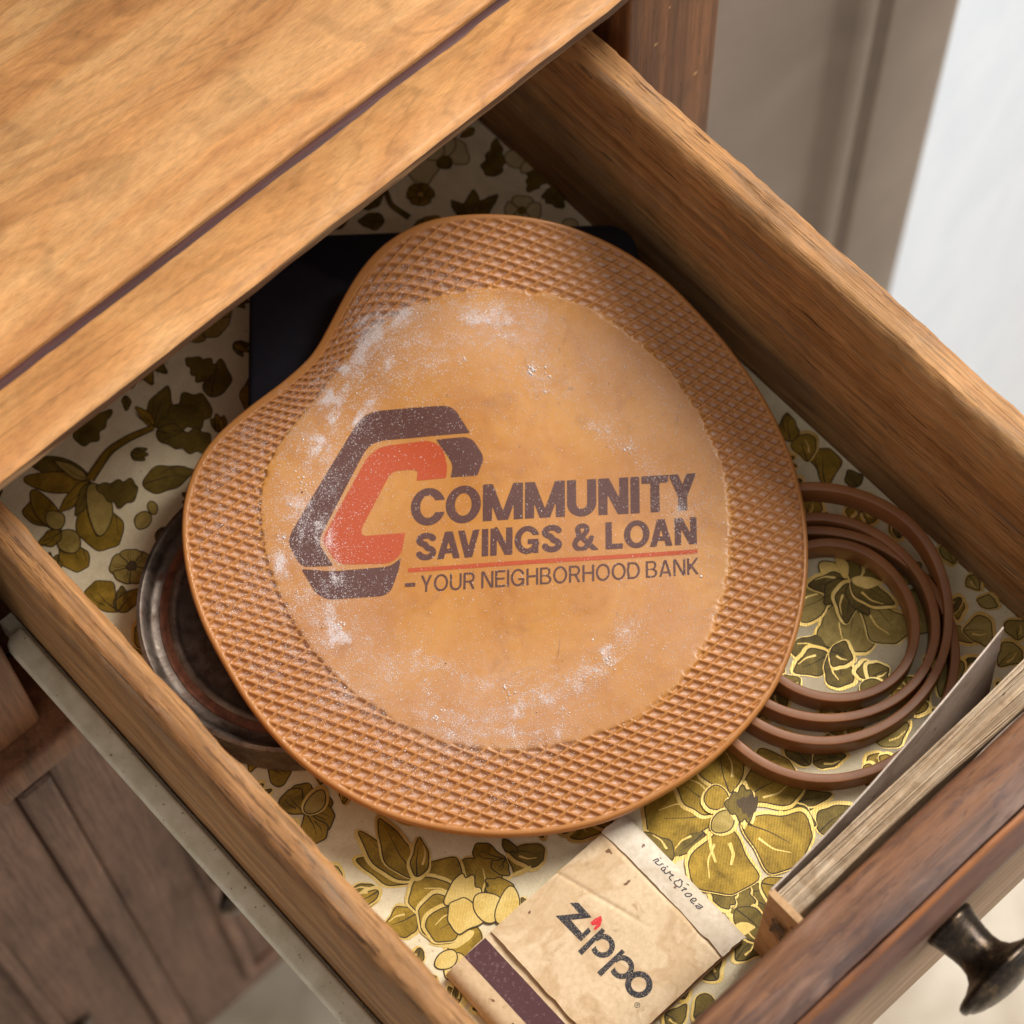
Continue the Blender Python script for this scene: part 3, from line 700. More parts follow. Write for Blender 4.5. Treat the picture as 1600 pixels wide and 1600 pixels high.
# ------------------------------------------------------------------ contour printing: signed-distance shapes -> triangles
def contour(f, x0, x1, y0, y1, h):
    xs_ = np.arange(x0, x1 + h, h); ys_ = np.arange(y0, y1 + h, h)
    X, Y = np.meshgrid(xs_, ys_, indexing='ij'); D = f(X, Y)
    P = np.stack([X, Y], -1)
    def cell(a): return a[:-1, :-1], a[1:, :-1], a[1:, 1:], a[:-1, 1:]
    d = [c.ravel() for c in cell(D)]; p = [c.reshape(-1, 2) for c in cell(P)]
    T = []
    for (a, b, c) in ((0, 1, 2), (0, 2, 3)):
        dd = np.stack([d[a], d[b], d[c]], 1); pp = np.stack([p[a], p[b], p[c]], 1)
        ins = dd < 0; n = ins.sum(1)
        T.append(pp[n == 3])
        cut = lambda A, B, da, db: A + (B - A) * (da / (da - db))[:, None]
        for k in range(3):
            k1, k2 = (k + 1) % 3, (k + 2) % 3
            s = (n == 1) & ins[:, k]
            if s.any():
                A, B, C_ = pp[s, k], pp[s, k1], pp[s, k2]
                T.append(np.stack([A, cut(A, B, dd[s, k], dd[s, k1]), cut(A, C_, dd[s, k], dd[s, k2])], 1))
            s = (n == 2) & ~ins[:, k]
            if s.any():
                A, B, C_ = pp[s, k], pp[s, k1], pp[s, k2]
                AB = cut(A, B, dd[s, k], dd[s, k1]); AC = cut(A, C_, dd[s, k], dd[s, k2])
                T.append(np.stack([AB, B, C_], 1)); T.append(np.stack([AB, C_, AC], 1))
    T = np.concatenate(T).reshape(-1, 2)
    return T, np.arange(len(T)).reshape(-1, 3)

def g_bar(x, y, a, b, w):
    L = math.hypot(b[0] - a[0], b[1] - a[1]); dx, dy = (b[0] - a[0]) / L, (b[1] - a[1]) / L
    t = (x - a[0]) * dx + (y - a[1]) * dy; s = -(x - a[0]) * dy + (y - a[1]) * dx
    return np.maximum(np.abs(s) - w / 2, np.maximum(-t, t - L))
def g_box(x, y, x0, x1, y0, y1): return np.maximum(np.maximum(x0 - x, x - x1), np.maximum(y0 - y, y - y1))
def g_ell(x, y, cx, cy, rx, ry): return (np.sqrt(((x - cx) / rx) ** 2 + ((y - cy) / ry) ** 2) - 1) * min(rx, ry)
def g_line(x, y, pts, w):
    d = np.full(np.shape(x), 1e9)
    for a, b in zip(pts[:-1], pts[1:]):
        vx, vy = b[0] - a[0], b[1] - a[1]; L2 = vx * vx + vy * vy + 1e-12
        t = np.clip(((x - a[0]) * vx + (y - a[1]) * vy) / L2, 0, 1)
        d = np.minimum(d, np.hypot(x - a[0] - t * vx, y - a[1] - t * vy))
    return d - w / 2
def g_poly(x, y, P, r=0.0):
    d = np.full(np.shape(x), 1e9); ins = np.zeros(np.shape(x), bool)
    P = [tuple(p) for p in P]
    for a, b in zip(P, P[1:] + P[:1]):
        vx, vy = b[0] - a[0], b[1] - a[1]; L2 = vx * vx + vy * vy + 1e-12
        t = np.clip(((x - a[0]) * vx + (y - a[1]) * vy) / L2, 0, 1)
        d = np.minimum(d, np.hypot(x - a[0] - t * vx, y - a[1] - t * vy))
        c = (a[1] > y) != (b[1] > y)
        ins ^= c & (x < vx * (y - a[1]) / (vy if vy else 1e-12) + a[0])
    return np.where(ins, -d, d) - r
U = lambda *a: np.minimum.reduce(a)
I_ = lambda *a: np.maximum.reduce(a)
def arcpts(cx, cy, rx, ry, a0, a1, n=14):
    return [(cx + rx * math.cos(math.radians(a0 + (a1 - a0) * k / n)), cy + ry * math.sin(math.radians(a0 + (a1 - a0) * k / n))) for k in range(n + 1)]
WID = {'C': .80, 'O': .86, 'M': .98, 'U': .72, 'N': .74, 'I': 0, 'T': .66, 'Y': .72, 'S': .68, 'A': .78, 'V': .74, 'G': .84, '&': .80, 'L': .58, 'R': .72, 'E': .62, 'H': .72, 'B': .70, 'K': .74, 'Z': .64, ' ': .26, '-': .4, 'D': .76}
def glyph(ch, x, y, w):
    W = WID[ch]; clip = g_box(x, y, -9, 9, 0, 1)
    if ch == 'I': return g_box(x, y, 0, w, 0, 1)
    if ch == 'L': return U(g_box(x, y, 0, w, 0, 1), g_box(x, y, 0, W, 0, w * .92))
    if ch == 'T': return U(g_box(x, y, 0, W, 1 - w * .92, 1), g_box(x, y, W / 2 - w / 2, W / 2 + w / 2, 0, 1))
    if ch == 'E': return U(g_box(x, y, 0, w, 0, 1), g_box(x, y, 0, W, 0, w * .92), g_box(x, y, 0, W * .94, .5 - w * .42, .5 + w * .42), g_box(x, y, 0, W, 1 - w * .92, 1))
    if ch == 'H': return U(g_box(x, y, 0, w, 0, 1), g_box(x, y, W - w, W, 0, 1), g_box(x, y, 0, W, .52 - w * .45, .52 + w * .45))
    if ch == 'N': return I_(U(g_box(x, y, 0, w, 0, 1), g_box(x, y, W - w, W, 0, 1), g_bar(x, y, (w * .42, 1.1), (W - w * .42, -.1), w * .98)), I_(clip, g_box(x, y, 0, W, -1, 2)))
    if ch == 'M':
        m = U(g_box(x, y, 0, w, 0, 1), g_box(x, y, W - w, W, 0, 1), g_bar(x, y, (w * .42, 1.12), (W / 2, -.06), w * .9), g_bar(x, y, (W - w * .42, 1.12), (W / 2, -.06), w * .9))
        return I_(m, clip, g_box(x, y, 0, W, -1, 2))
    if ch == 'A': return I_(U(g_bar(x, y, (w * .5, -.05), (W / 2, 1.06), w), g_bar(x, y, (W - w * .5, -.05), (W / 2, 1.06), w), I_(g_box(x, y, 0.12, W - .12, .2, .2 + w * .8))), clip)
    if ch == 'V': return I_(U(g_bar(x, y, (w * .5, 1.05), (W / 2, -.06), w), g_bar(x, y, (W - w * .5, 1.05), (W / 2, -.06), w)), clip)
    if ch == 'Y': return I_(U(g_bar(x, y, (w * .5, 1.06), (W / 2, .4), w), g_bar(x, y, (W - w * .5, 1.06), (W / 2, .4), w), g_box(x, y, W / 2 - w / 2, W / 2 + w / 2, 0, .45)), clip)
    if ch == 'K': return I_(U(g_box(x, y, 0, w, 0, 1), g_bar(x, y, (w * .5, .28), (W - w * .4, 1.08), w), g_bar(x, y, (w * 1.2, .66), (W - w * .45, -.06), w)), clip)
    if ch == 'Z': return I_(U(g_box(x, y, 0, W, 0, w), g_box(x, y, 0, W, 1 - w, 1), g_bar(x, y, (.08, .05), (W - .08, .95), w)), clip)
    if ch == 'U':
        ring = I_(g_ell(x, y, W / 2, .36, W / 2, .375), -g_ell(x, y, W / 2, .36, W / 2 - w, .375 - w * .95), y - .36)
        return U(ring, g_box(x, y, 0, w, .355, 1), g_box(x, y, W - w, W, .355, 1))
    if ch in 'OCG':
        rx = .43 if ch == 'O' else .425
        o = I_(g_ell(x, y, rx, .5, rx, .515), -g_ell(x, y, rx, .5, rx - w, .515 - w * .92))
        if ch == 'O': return o
        if ch == 'C': return I_(o, -I_(x * -1 + .42, np.abs(y - .5) - .165))
        o = I_(o, -I_(x * -1 + .42, y - .66, .40 - y))
        return U(o, g_box(x, y, .44, .80, .34, .34 + w * .85), g_box(x, y, .80 - w * .8, .80, .0, .45))
    if ch == 'S':
        r = .25 - w * .02
        top = arcpts(.34, .745 - w * .02, .34 - w / 2, .255 - w * .46, 18, 255)
        bot = arcpts(.34, .265 + w * .02, .34 - w / 2, .27 - w * .46, 75, -165)
        d = g_line(x, y, top + bot, w)
        return I_(d, clip * 1.0 - .012)
    if ch == 'R':
        bowl = U(g_box(x, y, 0, .40, .40, 1), g_ell(x, y, .40, .70, .285, .30))
        hole = U(g_box(x, y, w, .40, .40 + w * .85, 1 - w * .88), g_ell(x, y, .40, .70, .285 - w, .30 - w * .87))
        return I_(U(I_(bowl, -hole), g_box(x, y, 0, w, 0, 1), g_bar(x, y, (.36, .52), (.64, -.04), w)), clip)
    if ch == 'D':
        o = U(g_box(x, y, 0, .36, 0, 1), g_ell(x, y, .36, .5, .40, .5)); h = U(g_box(x, y, w, .36, w * .9, 1 - w * .9), g_ell(x, y, .36, .5, .40 - w, .5 - w * .9))
        return I_(o, -h)
    if ch == 'B':
        b1 = U(g_box(x, y, 0, .40, .48, 1), g_ell(x, y, .40, .74, .25, .26)); h1 = U(g_box(x, y, w, .40, .48 + w * .45, 1 - w * .88), g_ell(x, y, .40, .735, .25 - w, .26 - w * .7))
        b2 = U(g_box(x, y, 0, .41, 0, .53), g_ell(x, y, .41, .265, .29, .265)); h2 = U(g_box(x, y, w, .41, w * .88, .53 - w * .45), g_ell(x, y, .41, .265, .29 - w, .265 - w * .75))
        return I_(U(b1, b2), -h1, -h2)
    if ch == '&':
        pts = [(.80, .0), (.22, .60)] + arcpts(.35, .77, .16, .15, 220, -40, 10) + [(.40, .58), (.16, .42)] + arcpts(.31, .25, .21, .195, 130, 330, 10) + [(.58, .28), (.66, .46)]
        return I_(g_line(x, y, pts, w * .82), clip)
    return np.full(np.shape(x), 1.0)
def text_sdf(s, w, gap):
    pos = []; x0 = 0
    for prev, ch in zip(' ' + s, s):
        if prev + ch in ('AV', 'VA', 'TY', 'OA', 'SA', 'LO'): x0 -= {'AV': .16, 'VA': .16, 'TY': .06, 'OA': .07, 'SA': .05, 'LO': .03}[prev + ch]
        pos.append((ch, x0)); x0 += (w if ch == 'I' else WID[ch]) + (gap if ch != ' ' else 0)
    total = x0 - gap
    def f(X, Y):
        d = np.full(np.shape(X), 1e3)
        for ch, p in pos:
            if ch == ' ': continue
            m = (X > p - .1) & (X < p + 1.1)
            d[m] = np.minimum(d[m], glyph(ch, X[m] - p, Y[m], w))
        return d
    return f, total

# ------------------------------------------------------------------ rubber jar gripper
PHI = math.radians(-41.306)
GC = np.array([-0.07, -0.15])
OUT = [(8.9, 64.5), (21.0, 64.3), (33.3, 64.4), (45.8, 65.1), (57.3, 66.8), (66.7, 67.4), (76.5, 67.5), (85.9, 67.1), (95.2, 66.9), (101.1, 67.0), (107.5, 66.0), (113.2, 64.4), (119.7, 61.2), (125.9, 57.9), (133.9, 55.0), (143.4, 56.0), (153.4, 59.1), (161.8, 62.4), (169.1, 64.2), (176.9, 64.9), (186.9, 64.5), (197.1, 63.8), (208.1, 62.9), (219.6, 63.4), (231.6, 64.2), (242.8, 64.8), (251.4, 65.2), (261.7, 65.1), (271.8, 65.3), (281.9, 65.5), (290.0, 65.7), (298.9, 65.4), (308.5, 65.7), (318.0, 65.9), (327.7, 66.2), (336.9, 65.8), (346.9, 65.3), (356.9, 64.9)]
INN = [(0.8, 48.7), (14.2, 49.4), (27.4, 49.9), (39.4, 50.9), (50.7, 51.7), (63.4, 52.3), (74.4, 51.9), (85.1, 51.6), (100.5, 50.7), (113.3, 51.0), (122.7, 50.1), (131.8, 48.9), (143.0, 47.7), (154.0, 48.2), (163.9, 49.1), (174.1, 48.6), (184.2, 47.7), (196.5, 46.7), (209.7, 46.2), (222.8, 45.7), (235.7, 45.8), (248.7, 46.3), (260.4, 47.2), (272.9, 47.6), (285.5, 47.7), (296.7, 48.5), (307.1, 49.3), (317.1, 49.8), (326.7, 49.5), (337.2, 48.9), (347.4, 48.6)]
def per(T, th, sm):
    T = np.array(T); a = np.concatenate([T[:, 0] - 360, T[:, 0], T[:, 0] + 360]); b = np.tile(T[:, 1], 3)
    g = np.arange(-360, 720, 0.5); v = np.interp(g, a, b)
    k = int(sm / 0.5); ker = np.hanning(2 * k + 1); ker /= ker.sum(); v = np.convolve(v, ker, 'same')
    return np.interp(np.asarray(th) % 360, g, v)
angd = lambda d: (d + 180) % 360 - 180
def zs(a, b):
    th = np.degrees(np.arctan2(b, a)); rho = np.hypot(a, b) / 65
    yw = math.sin(PHI) * a + math.cos(PHI) * b + GC[1]
    z = 17 + 0.09 * yw + rho ** 2 * (9 * np.exp(-(angd(th - 95) / 38) ** 2) - 5 * np.exp(-(angd(th - 137) / 20) ** 2))
    z = z - 1.2 * (1 - np.clip(rho, 0, 1) ** 2) + 1.1
    z = z + 0.35 * np.sin(a * 0.11 + 0.7) * np.cos(b * 0.09) * np.clip(1.1 - rho, 0, 1)
    return z
def film(a, b):
    r = np.hypot(a, b)
    f = sstep(20, 40, r) * (1 - sstep(47, 51, r)) * (0.25 + 1.1 * np.clip(fbm(a * 0.07 + 3, b * 0.07 + 8, 6, 4) - 0.2, 0, 1)) * (1.0 - 0.5 * sstep(0, 30, a))
    return np.clip(f * 0.7, 0, 1)
def dust(a, b):
    """how much powder lies at (a, b): smears left, below and above the print, little in the middle."""
    d = np.zeros(np.shape(a))
    rr_, tt_ = np.hypot(a, b), np.arctan2(b, a) * 42
    n1 = fbm(a * 0.22 + 20, b * 0.22 + 9, 1, 5)
    n2 = 0.55 * fbm(rr_ * 1.1 + 3 + n1 * 2, tt_ * 0.16 + 70, 3, 4) + 0.45 * fbm(a * 0.5 + 3, b * 0.5 + 60, 3, 5)
    def stroke(P, w, s):
        wob = (n1 - 0.47) * 9
        return s * np.exp(-((g_line(a + wob, b + wob * 0.6, P, 0.0)) / w) ** 2)
    d = d + stroke([(-18, 48), (-27, 40), (-32, 30), (-36, 18), (-39.5, 9), (-42, 0), (-44, -8)], 2.3, 1.0)
    d = d + stroke([(-19, 40), (-24, 31), (-29, 22)], 1.4, 0.6)
    d = d + stroke([(-34, 8), (-33, -4), (-31, -13)], 2.2, 0.5)
    d = d + stroke([(-34, -18), (-26, -29), (-15, -33)], 2.4, 0.5)
    d = d + stroke([(-17, -28), (-6, -35), (5, -36), (16, -34), (24, -27), (28, -21)], 2.3, 1.1)
    d = d + stroke([(-4, 46), (4, 40), (8, 35), (16, 30)], 3.0, 0.4)
    d = d + stroke([(-30, 44), (-10, 49), (8, 46)], 3.5, 0.3)
    d = d + stroke([(24, 24), (28.5, 18), (36, 9), (42, 1)], 2.8, 0.5)
    d = d + stroke([(11, -38), (13, -43)], 1.6, 0.7) + stroke([(-32.5, -20), (-31, -23)], 1.6, 0.8)
    d = d + stroke([(-14, -42), (8, -44)], 2.6, 0.35)
    r = np.hypot(a, b)
    d = d + 0.30 * sstep(30, 44, r) * (1 - sstep(46, 52, r)) * (0.4 + 0.6 * (a < 5))
    d = d + 0.16 * sstep(18, 40, r) * (1 - sstep(56, 64, r)) * (a < 12)
    d = d + 0.24 * sstep(47, 51, r) * (1 - sstep(58, 63, r)) * np.clip(0.5 - a / 40, 0, 1)
    n3 = fbm(rr_ * 2.2 + 8, tt_ * 0.5 + 90, 5, 3)
    d = d * (0.1 + 3.0 * np.clip(n2 - 0.32, 0, 1)) * (0.2 + 1.9 * np.clip(n1 - 0.28, 0, 1)) * (0.5 + 1.2 * np.clip(n3 - 0.2, 0, 1))
    return np.clip(d * 1.2 + 0.02 + 0.05 * film(a, b), 0, 1)

grip = root('jar_gripper', 'tan rubber jar gripper disc with diamond-textured rim and bank logo, dusted with white powder', 'jar gripper', (GC[0], GC[1], 8.0), PHI)
NTH = 1560
th = np.linspace(0, 360, NTH, endpoint=False); tr = np.radians(th)
RO = per(OUT, th, 7); RI = per(INN, th, 9)
RI0, R0 = 48.6, 65.4
rows = []                       # (radius array, z offset, pit, rim)
for s in np.concatenate([[0.004], np.linspace(0.03, 0.985, 44)]):
    rows.append((RI * s, 0 * th, 0 * th, np.full(NTH, 0.0)))
bord = 0.2 + 3.0 * np.exp(-(angd(th - 134) / 26) ** 2)
fam = [(math.radians(-20.1 + 90), 2.12), (math.radians(37.2 + 90), 2.46)]
irr = 0.8 * (fbm(th * 0.3, th * 0 + 4, 2, 2) - 0.4)
for s in np.linspace(0, 1, 84):
    rt = RI0 + s * (R0 - RI0); xa, yb = rt * np.cos(tr), rt * np.sin(tr)
    wx = (fbm(xa * 0.06, yb * 0.06, 4, 2) - 0.4) * 0.5
    dd = []
    for an, pt in fam:
        q = (xa * math.cos(an) + yb * math.sin(an) + wx) / pt
        dd.append(np.abs(q - np.round(q)) * pt)
    dmin = np.minimum(*dd)
    p = 0.7 * sstep(0.06, 0.52, dmin) + 0.3 * np.clip(dmin / 1.1, 0, 1)
    fade = sstep(0.0, 0.5, s * (R0 - RI0) - irr) * sstep(0, 0.5, (1 - s) * (R0 - RI0) * 1.0 - bord)
    wear = 0.75 + 0.5 * fbm(xa * 0.05 + 7, yb * 0.05, 5, 3)
    rows.append((RI + s * (RO - 0.75 - RI), -0.95 * p * fade * wear, sstep(0.25, 1.0, dmin) * fade, np.full(NTH, 1.0) * min(1, s * 8)))
for k, (dr_, dz_) in enumerate([(-0.5, -0.05), (-0.22, -0.22), (-0.06, -0.55), (0, -1.0), (-0.02, -1.7), (-0.25, -2.3), (-0.8, -2.6)]):
    rows.append((RO + dr_, np.full(NTH, dz_), 0 * th, np.full(NTH, 1.0)))
for s in (0.93, 0.8, 0.6, 0.3, 0.01):
    rows.append((RO * s, np.full(NTH, -2.6), 0 * th, 0 * th + 1))
A = np.stack([r[0] * np.cos(tr) for r in rows]); B = np.stack([r[0] * np.sin(tr) for r in rows])
Zg = zs(A, B) + np.stack([r[1] for r in rows])
V = np.stack([A, B, Zg - 8.0], -1).reshape(-1, 3)
k, i = np.meshgrid(np.arange(len(rows) - 1), np.arange(NTH), indexing='ij'); j = (i + 1) % NTH
F = np.stack([k * NTH + i, (k + 1) * NTH + i, (k + 1) * NTH + j, k * NTH + j], -1).reshape(-1, 4)
dv = dust(A, B) * (np.stack([r[1] for r in rows]) > -0.9)
mesh('disc', V, F, M_RUBBER, grip, smooth=True, local=True, attrs={'pit': np.stack([r[2] for r in rows]).ravel(), 'rim': np.stack([r[3] for r in rows]).ravel(), 'dust': dv.ravel(), 'film': (film(A, B) * (np.stack([r[1] for r in rows]) > -0.9)).ravel()})

def on_grip(T, F, name, m, lift=0.05):
    V = np.stack([T[:, 0], T[:, 1], zs(T[:, 0], T[:, 1]) + lift - 8.0], 1)
    return mesh(name, V, F, m, grip, local=True, attrs={'dust': dust(T[:, 0], T[:, 1])})
def text_on(name, s, o, u, v, w, gap, m, h):
    f, tot = text_sdf(s, w, gap)
    T, F = contour(f, -0.05, tot + 0.05, -0.05, 1.05, h)
    # outline wear of the print
    T = np.array(o) + T[:, :1] / tot * np.array(u) + T[:, 1:] * np.array(v)
    return on_grip(T, F, name, m)
text_on('lettering', 'COMMUNITY', (-17.71, 0.58), (59.82, 3.38), (0.21, 8.1), 0.225, 0.05, M_INKBROWN, 0.018)
text_on('lettering', 'SAVINGS & LOAN', (-16.69, -7.1), (58.33, 3.44), (0.16, 6.0), 0.215, 0.07, M_INKBROWN, 0.022)
text_on('lettering', 'YOUR NEIGHBORHOOD BANK', (-15.8, -14.04), (57.64, 3.71), (0.09, 3.65), 0.135, 0.10, M_INKBROWN, 0.032)
def shape_on(name, P, m, r=0.0, h=0.3):
    P = np.array(P, float); lo = P.min(0) - 1; hi = P.max(0) + 1
    T, F = contour(lambda x, y: g_poly(x, y, P, r), lo[0], hi[0], lo[1], hi[1], h)
    return on_grip(T, F, name, m)
shape_on('underline', [(-18.27, -9.69), (41.67, -5.74), (41.69, -4.81), (-18.25, -8.76)], M_INKORANGE, 0, 0.2)
shape_on('dash', [(-18.91, -12.92), (-16.79, -12.79), (-16.79, -11.93), (-18.91, -12.06)], M_INKBROWN, 0, 0.2)
def rounded(P, sharp):
    P = np.array(P, float); n = len(P); out = []
    for i in range(n):
        if i in sharp: out.append(P[i]); continue
        a, b, c = P[i - 1], P[i], P[(i + 1) % n]
        la, lc = np.linalg.norm(a - b), np.linalg.norm(c - b); k = 0.45 * min(la, lc, 3.0)
        p, q = b + (a - b) / la * k, b + (c - b) / lc * k
        for t_ in np.linspace(0, 1, 5): out.append((1 - t_) ** 2 * p + 2 * t_ * (1 - t_) * b + t_ * t_ * q)
    return np.array(out)
B1 = [(-5.03, 20.81), (-7.84, 25.51), (-9.11, 26.48), (-10.71, 26.75), (-24.79, 26.3), (-27.35, 25.33), (-29.26, 23.04), (-42.17, -1.1), (-42.77, -3.1), (-42.31, -4.76), (-40.72, -7.75), (-39.47, -8.74), (-33.55, -8.42), (-35.25, -5.76), (-36.39, -3.77), (-36.28, -2.1), (-27.02, 17.54), (-25.43, 19.12), (-23.21, 19.74)]
B2 = [(-12.25, 19.55), (-6.0, 19.98), (-4.41, 19.29), (-2.54, 16.2), (-2.37, 14.83), (-3.7, 11.55), (-9.28, 11.27), (-8.75, 13.79), (-9.74, 15.85)]
B3 = [(-40.09, -9.2), (-33.86, -9.61), (-22.01, -8.42), (-19.75, -6.57), (-20.14, -9.09), (-21.71, -13.71), (-23.27, -14.89), (-34.44, -15.79), (-36.31, -15.0), (-37.56, -13.69)]
OR = [(-24.48, 17.88), (-22.57, 18.57), (-14.29, 19.41), (-12.39, 18.93), (-10.81, 17.56), (-9.89, 13.79), (-10.24, 11.2), (-16.39, 10.65), (-16.12, 12.76), (-17.2, 13.1), (-20.68, 12.89), (-21.95, 12.07), (-27.95, -0.43), (-27.51, -1.77), (-18.85, -0.96), (-19.62, -5.77), (-22.01, -7.76), (-31.37, -8.09), (-33.12, -7.42), (-35.77, -3.1), (-35.46, -1.76), (-26.7, 15.82)]
for P, sh in ((B1, (0, 12)), (B2, (0, 5, 6)), (B3, (0, 3))):
    shape_on('logo_band', rounded(P, sh), M_INKBROWN, 0, 0.25)
shape_on('logo_letter', rounded(OR, (6, 7, 14)), M_INKORANGE, 0, 0.25)

# powder: real grains, finer dust is in the rubber's and the print's own surface
def grains(name, n, lo, hi, power, m, pw=2.2, rmax=63, spots=None):
    a = rng.uniform(-rmax, rmax, n); b = rng.uniform(-rmax, rmax, n)
    k = np.hypot(a, b) < per(OUT, np.degrees(np.arctan2(b, a)), 7) - 3
    a, b = a[k], b[k]
    k = rng.random(len(a)) < dust(a, b) ** power
    a, b = a[k], b[k]
    for sx, sy, sn, sr in spots or ():
        a = np.concatenate([a, sx + rng.normal(0, sr, sn)]); b = np.concatenate([b, sy + rng.normal(0, sr, sn)])
    n = len(a)
    s = lo + (hi - lo) * rng.random(n) ** pw
    z = zs(a, b) - 8.0 + s * 0.25 + 0.03
    r = np.hypot(a, b); inrim = r > per(INN, np.degrees(np.arctan2(b, a)), 9)
    z = z - np.where(inrim, 0.45 * rng.random(n), 0)
    base = np.array([(1, 0, 0), (-1, 0, 0), (0, 1, 0), (0, -1, 0), (0, 0, .6), (0, 0, -.6)])
    J = (base[None] * (0.45 + 0.8 * rng.random((n, 6, 1))) + 0.35 * (rng.random((n, 6, 3)) - 0.5)) * s[:, None, None]
    an = rng.random(n) * 6.28; c, sn = np.cos(an)[:, None], np.sin(an)[:, None]
    J = np.stack([J[..., 0] * c - J[..., 1] * sn, J[..., 0] * sn + J[..., 1] * c, J[..., 2]], -1)
    V = (J + np.stack([a, b, z], 1)[:, None]).reshape(-1, 3)
    f = np.array([(0, 2, 4), (2, 1, 4), (1, 3, 4), (3, 0, 4), (2, 0, 5), (1, 2, 5), (3, 1, 5), (0, 3, 5)])
    F = (np.arange(n)[:, None, None] * 6 + f[None]).reshape(-1, 3)
    return mesh(name, V, F, m, grip, local=True, kind='stuff')
grains('powder', 1000000, 0.045, 0.13, 1.05, M_POWDER, 2.4)
grains('powder_crumbs', 1500, 0.08, 0.36, 0.9, M_POWDER, 3.6, 63, [(8.5, 34.6, 46, .55), (11, 34, 20, 1.4), (-6.4, 36.2, 26, .5), (-2, 46.5, 14, .9), (28.6, 17.8, 40, .6), (13, -39.5, 30, .7), (-32.2, -21, 34, .6), (1, -35.5, 40, 1.2), (-40, 10, 40, 1.3), (22, -29, 24, 1.0), (-37, 20, 30, 1.2), (-12, -41, 18, .8), (-43.5, -3, 24, 1.0)])
grains('dark_specks', 260, 0.05, 0.22, 0.4, M_CRUMBD, 3.0, 46)

# ------------------------------------------------------------------ four silicone rings
def ring(label, cx, cy, r, h, wth, zf, squash=1.0, rot=0.0, group='brown silicone rings'):
    o = root('silicone_ring', label, 'ring', (cx, cy, 0), 0, group)
    n = 160; a = np.linspace(0, 2 * np.pi, n, endpoint=False)
    pr = rrect(-wth, 0, 0, h, 0.28, 3)
    wob = 1 + 0.012 * np.sin(3 * a + r) + 0.01 * np.sin(2 * a + 2 * r)
    V = []
    for p in pr:
        rr = r * wob + p[0]
        x, y = rr * np.cos(a) * squash, rr * np.sin(a)
        xr, yr = x * math.cos(rot) - y * math.sin(rot), x * math.sin(rot) + y * math.cos(rot)
        V.append(np.stack([cx + xr, cy + yr, zf(xr, yr) + p[1]], 1))
    V = np.concatenate(V); m = len(pr); i = np.arange(n); j = (i + 1) % n
    F = np.concatenate([np.stack([k * n + i, k * n + j, ((k + 1) % m) * n + j, ((k + 1) % m) * n + i], 1) for k in range(m)])
    mesh('band', V, F, M_BAND, o, smooth=True, auto=50)
    return o
ring('smallest brown silicone ring, innermost of the nested rings', 40.2, -59.6, 18.3, 6.2, 1.95, lambda x, y: 0.45 + 0 * x)
ring('middle brown silicone ring, second from the inside of the nested rings', 39.4, -57.9, 23.8, 6.2, 1.95, lambda x, y: 0.45 + 0 * x)
ring('large brown silicone ring nearest the right drawer side, lifted over another ring', 38.8, -57.0, 28.0, 6.2, 1.95, lambda x, y: 0.45 + np.clip(5.9 * sstep(-14, 16, x * 0.45 + y * 0.9), 0, 6))
ring('brown silicone ring lying lowest, nearest the standing book', 34.2, -63.0, 28.3, 5.4, 1.95, lambda x, y: 0.45 + 0 * x)

# ------------------------------------------------------------------ tin lid and navy box under the gripper
tin = root('tin_lid', 'round tarnished metal tin lid tucked under the gripper', 'tin lid', (-40.6, 17.8, 0.4))
lathe('lid', [(33.0, 0.0), (33.2, 0.4), (33.2, 1.2), (32.6, 2.0), (32.4, 9.0), (32.9, 10.0), (32.8, 10.9), (32.0, 11.3), (31.2, 10.8), (30.6, 9.2), (29.9, 8.5), (27.2, 8.3), (26.4, 8.8), (25.4, 9.2), (24.6, 8.8), (23.8, 8.2), (10, 8.1), (0.01, 8.1), (0.01, 7.3), (29.5, 7.5), (31.2, 7.8), (31.6, 0.3), (32.0, 0.0)], (-40.6, 17.8, 0.45), (0, 0, 1), M_TIN, tin, 120, close=True)
lathe('rust_ring', [(28.3, 8.47), (28.2, 8.6), (27.3, 8.5), (26.6, 8.95), (26.4, 8.9), (27.2, 8.4)], (-40.6, 17.8, 0.45), (0, 0, 1), M_RUST, tin, 120, close=True)

ang_n = math.atan2(-0.65, 0.76)
nb = root('navy_box', 'dark navy box half hidden under the gripper and cabinet top', 'box', (25.6, 43.9, 0.4), ang_n)
def slab(name, x0, x1, y0, y1, z0, z1, r, bev, m, par):
    P = rrect(x0, x1, y0, y1, r, 6); c = P.mean(0)
    def d(Q, t, k): return (c - Q) / np.maximum(np.abs(c - Q).max(0), 1e-6) * (bev if k in (0, 3) else 0)
    V, F = extrude(P, 'Z', [z0, z0 + bev, z1 - bev, z1], d)
    return mesh(name, V, F, m, par, smooth=True, auto=40, local=True)
slab('lid', -43, 42, -23, 23, 9.2, 15.2, (2, 2, 7, 2), 0.8, M_NAVY, nb)
slab('tray', -42.2, 41.2, -22.3, 22.3, 0.05, 9.0, (2, 2, 6.5, 2), 0.5, M_NAVY, nb)

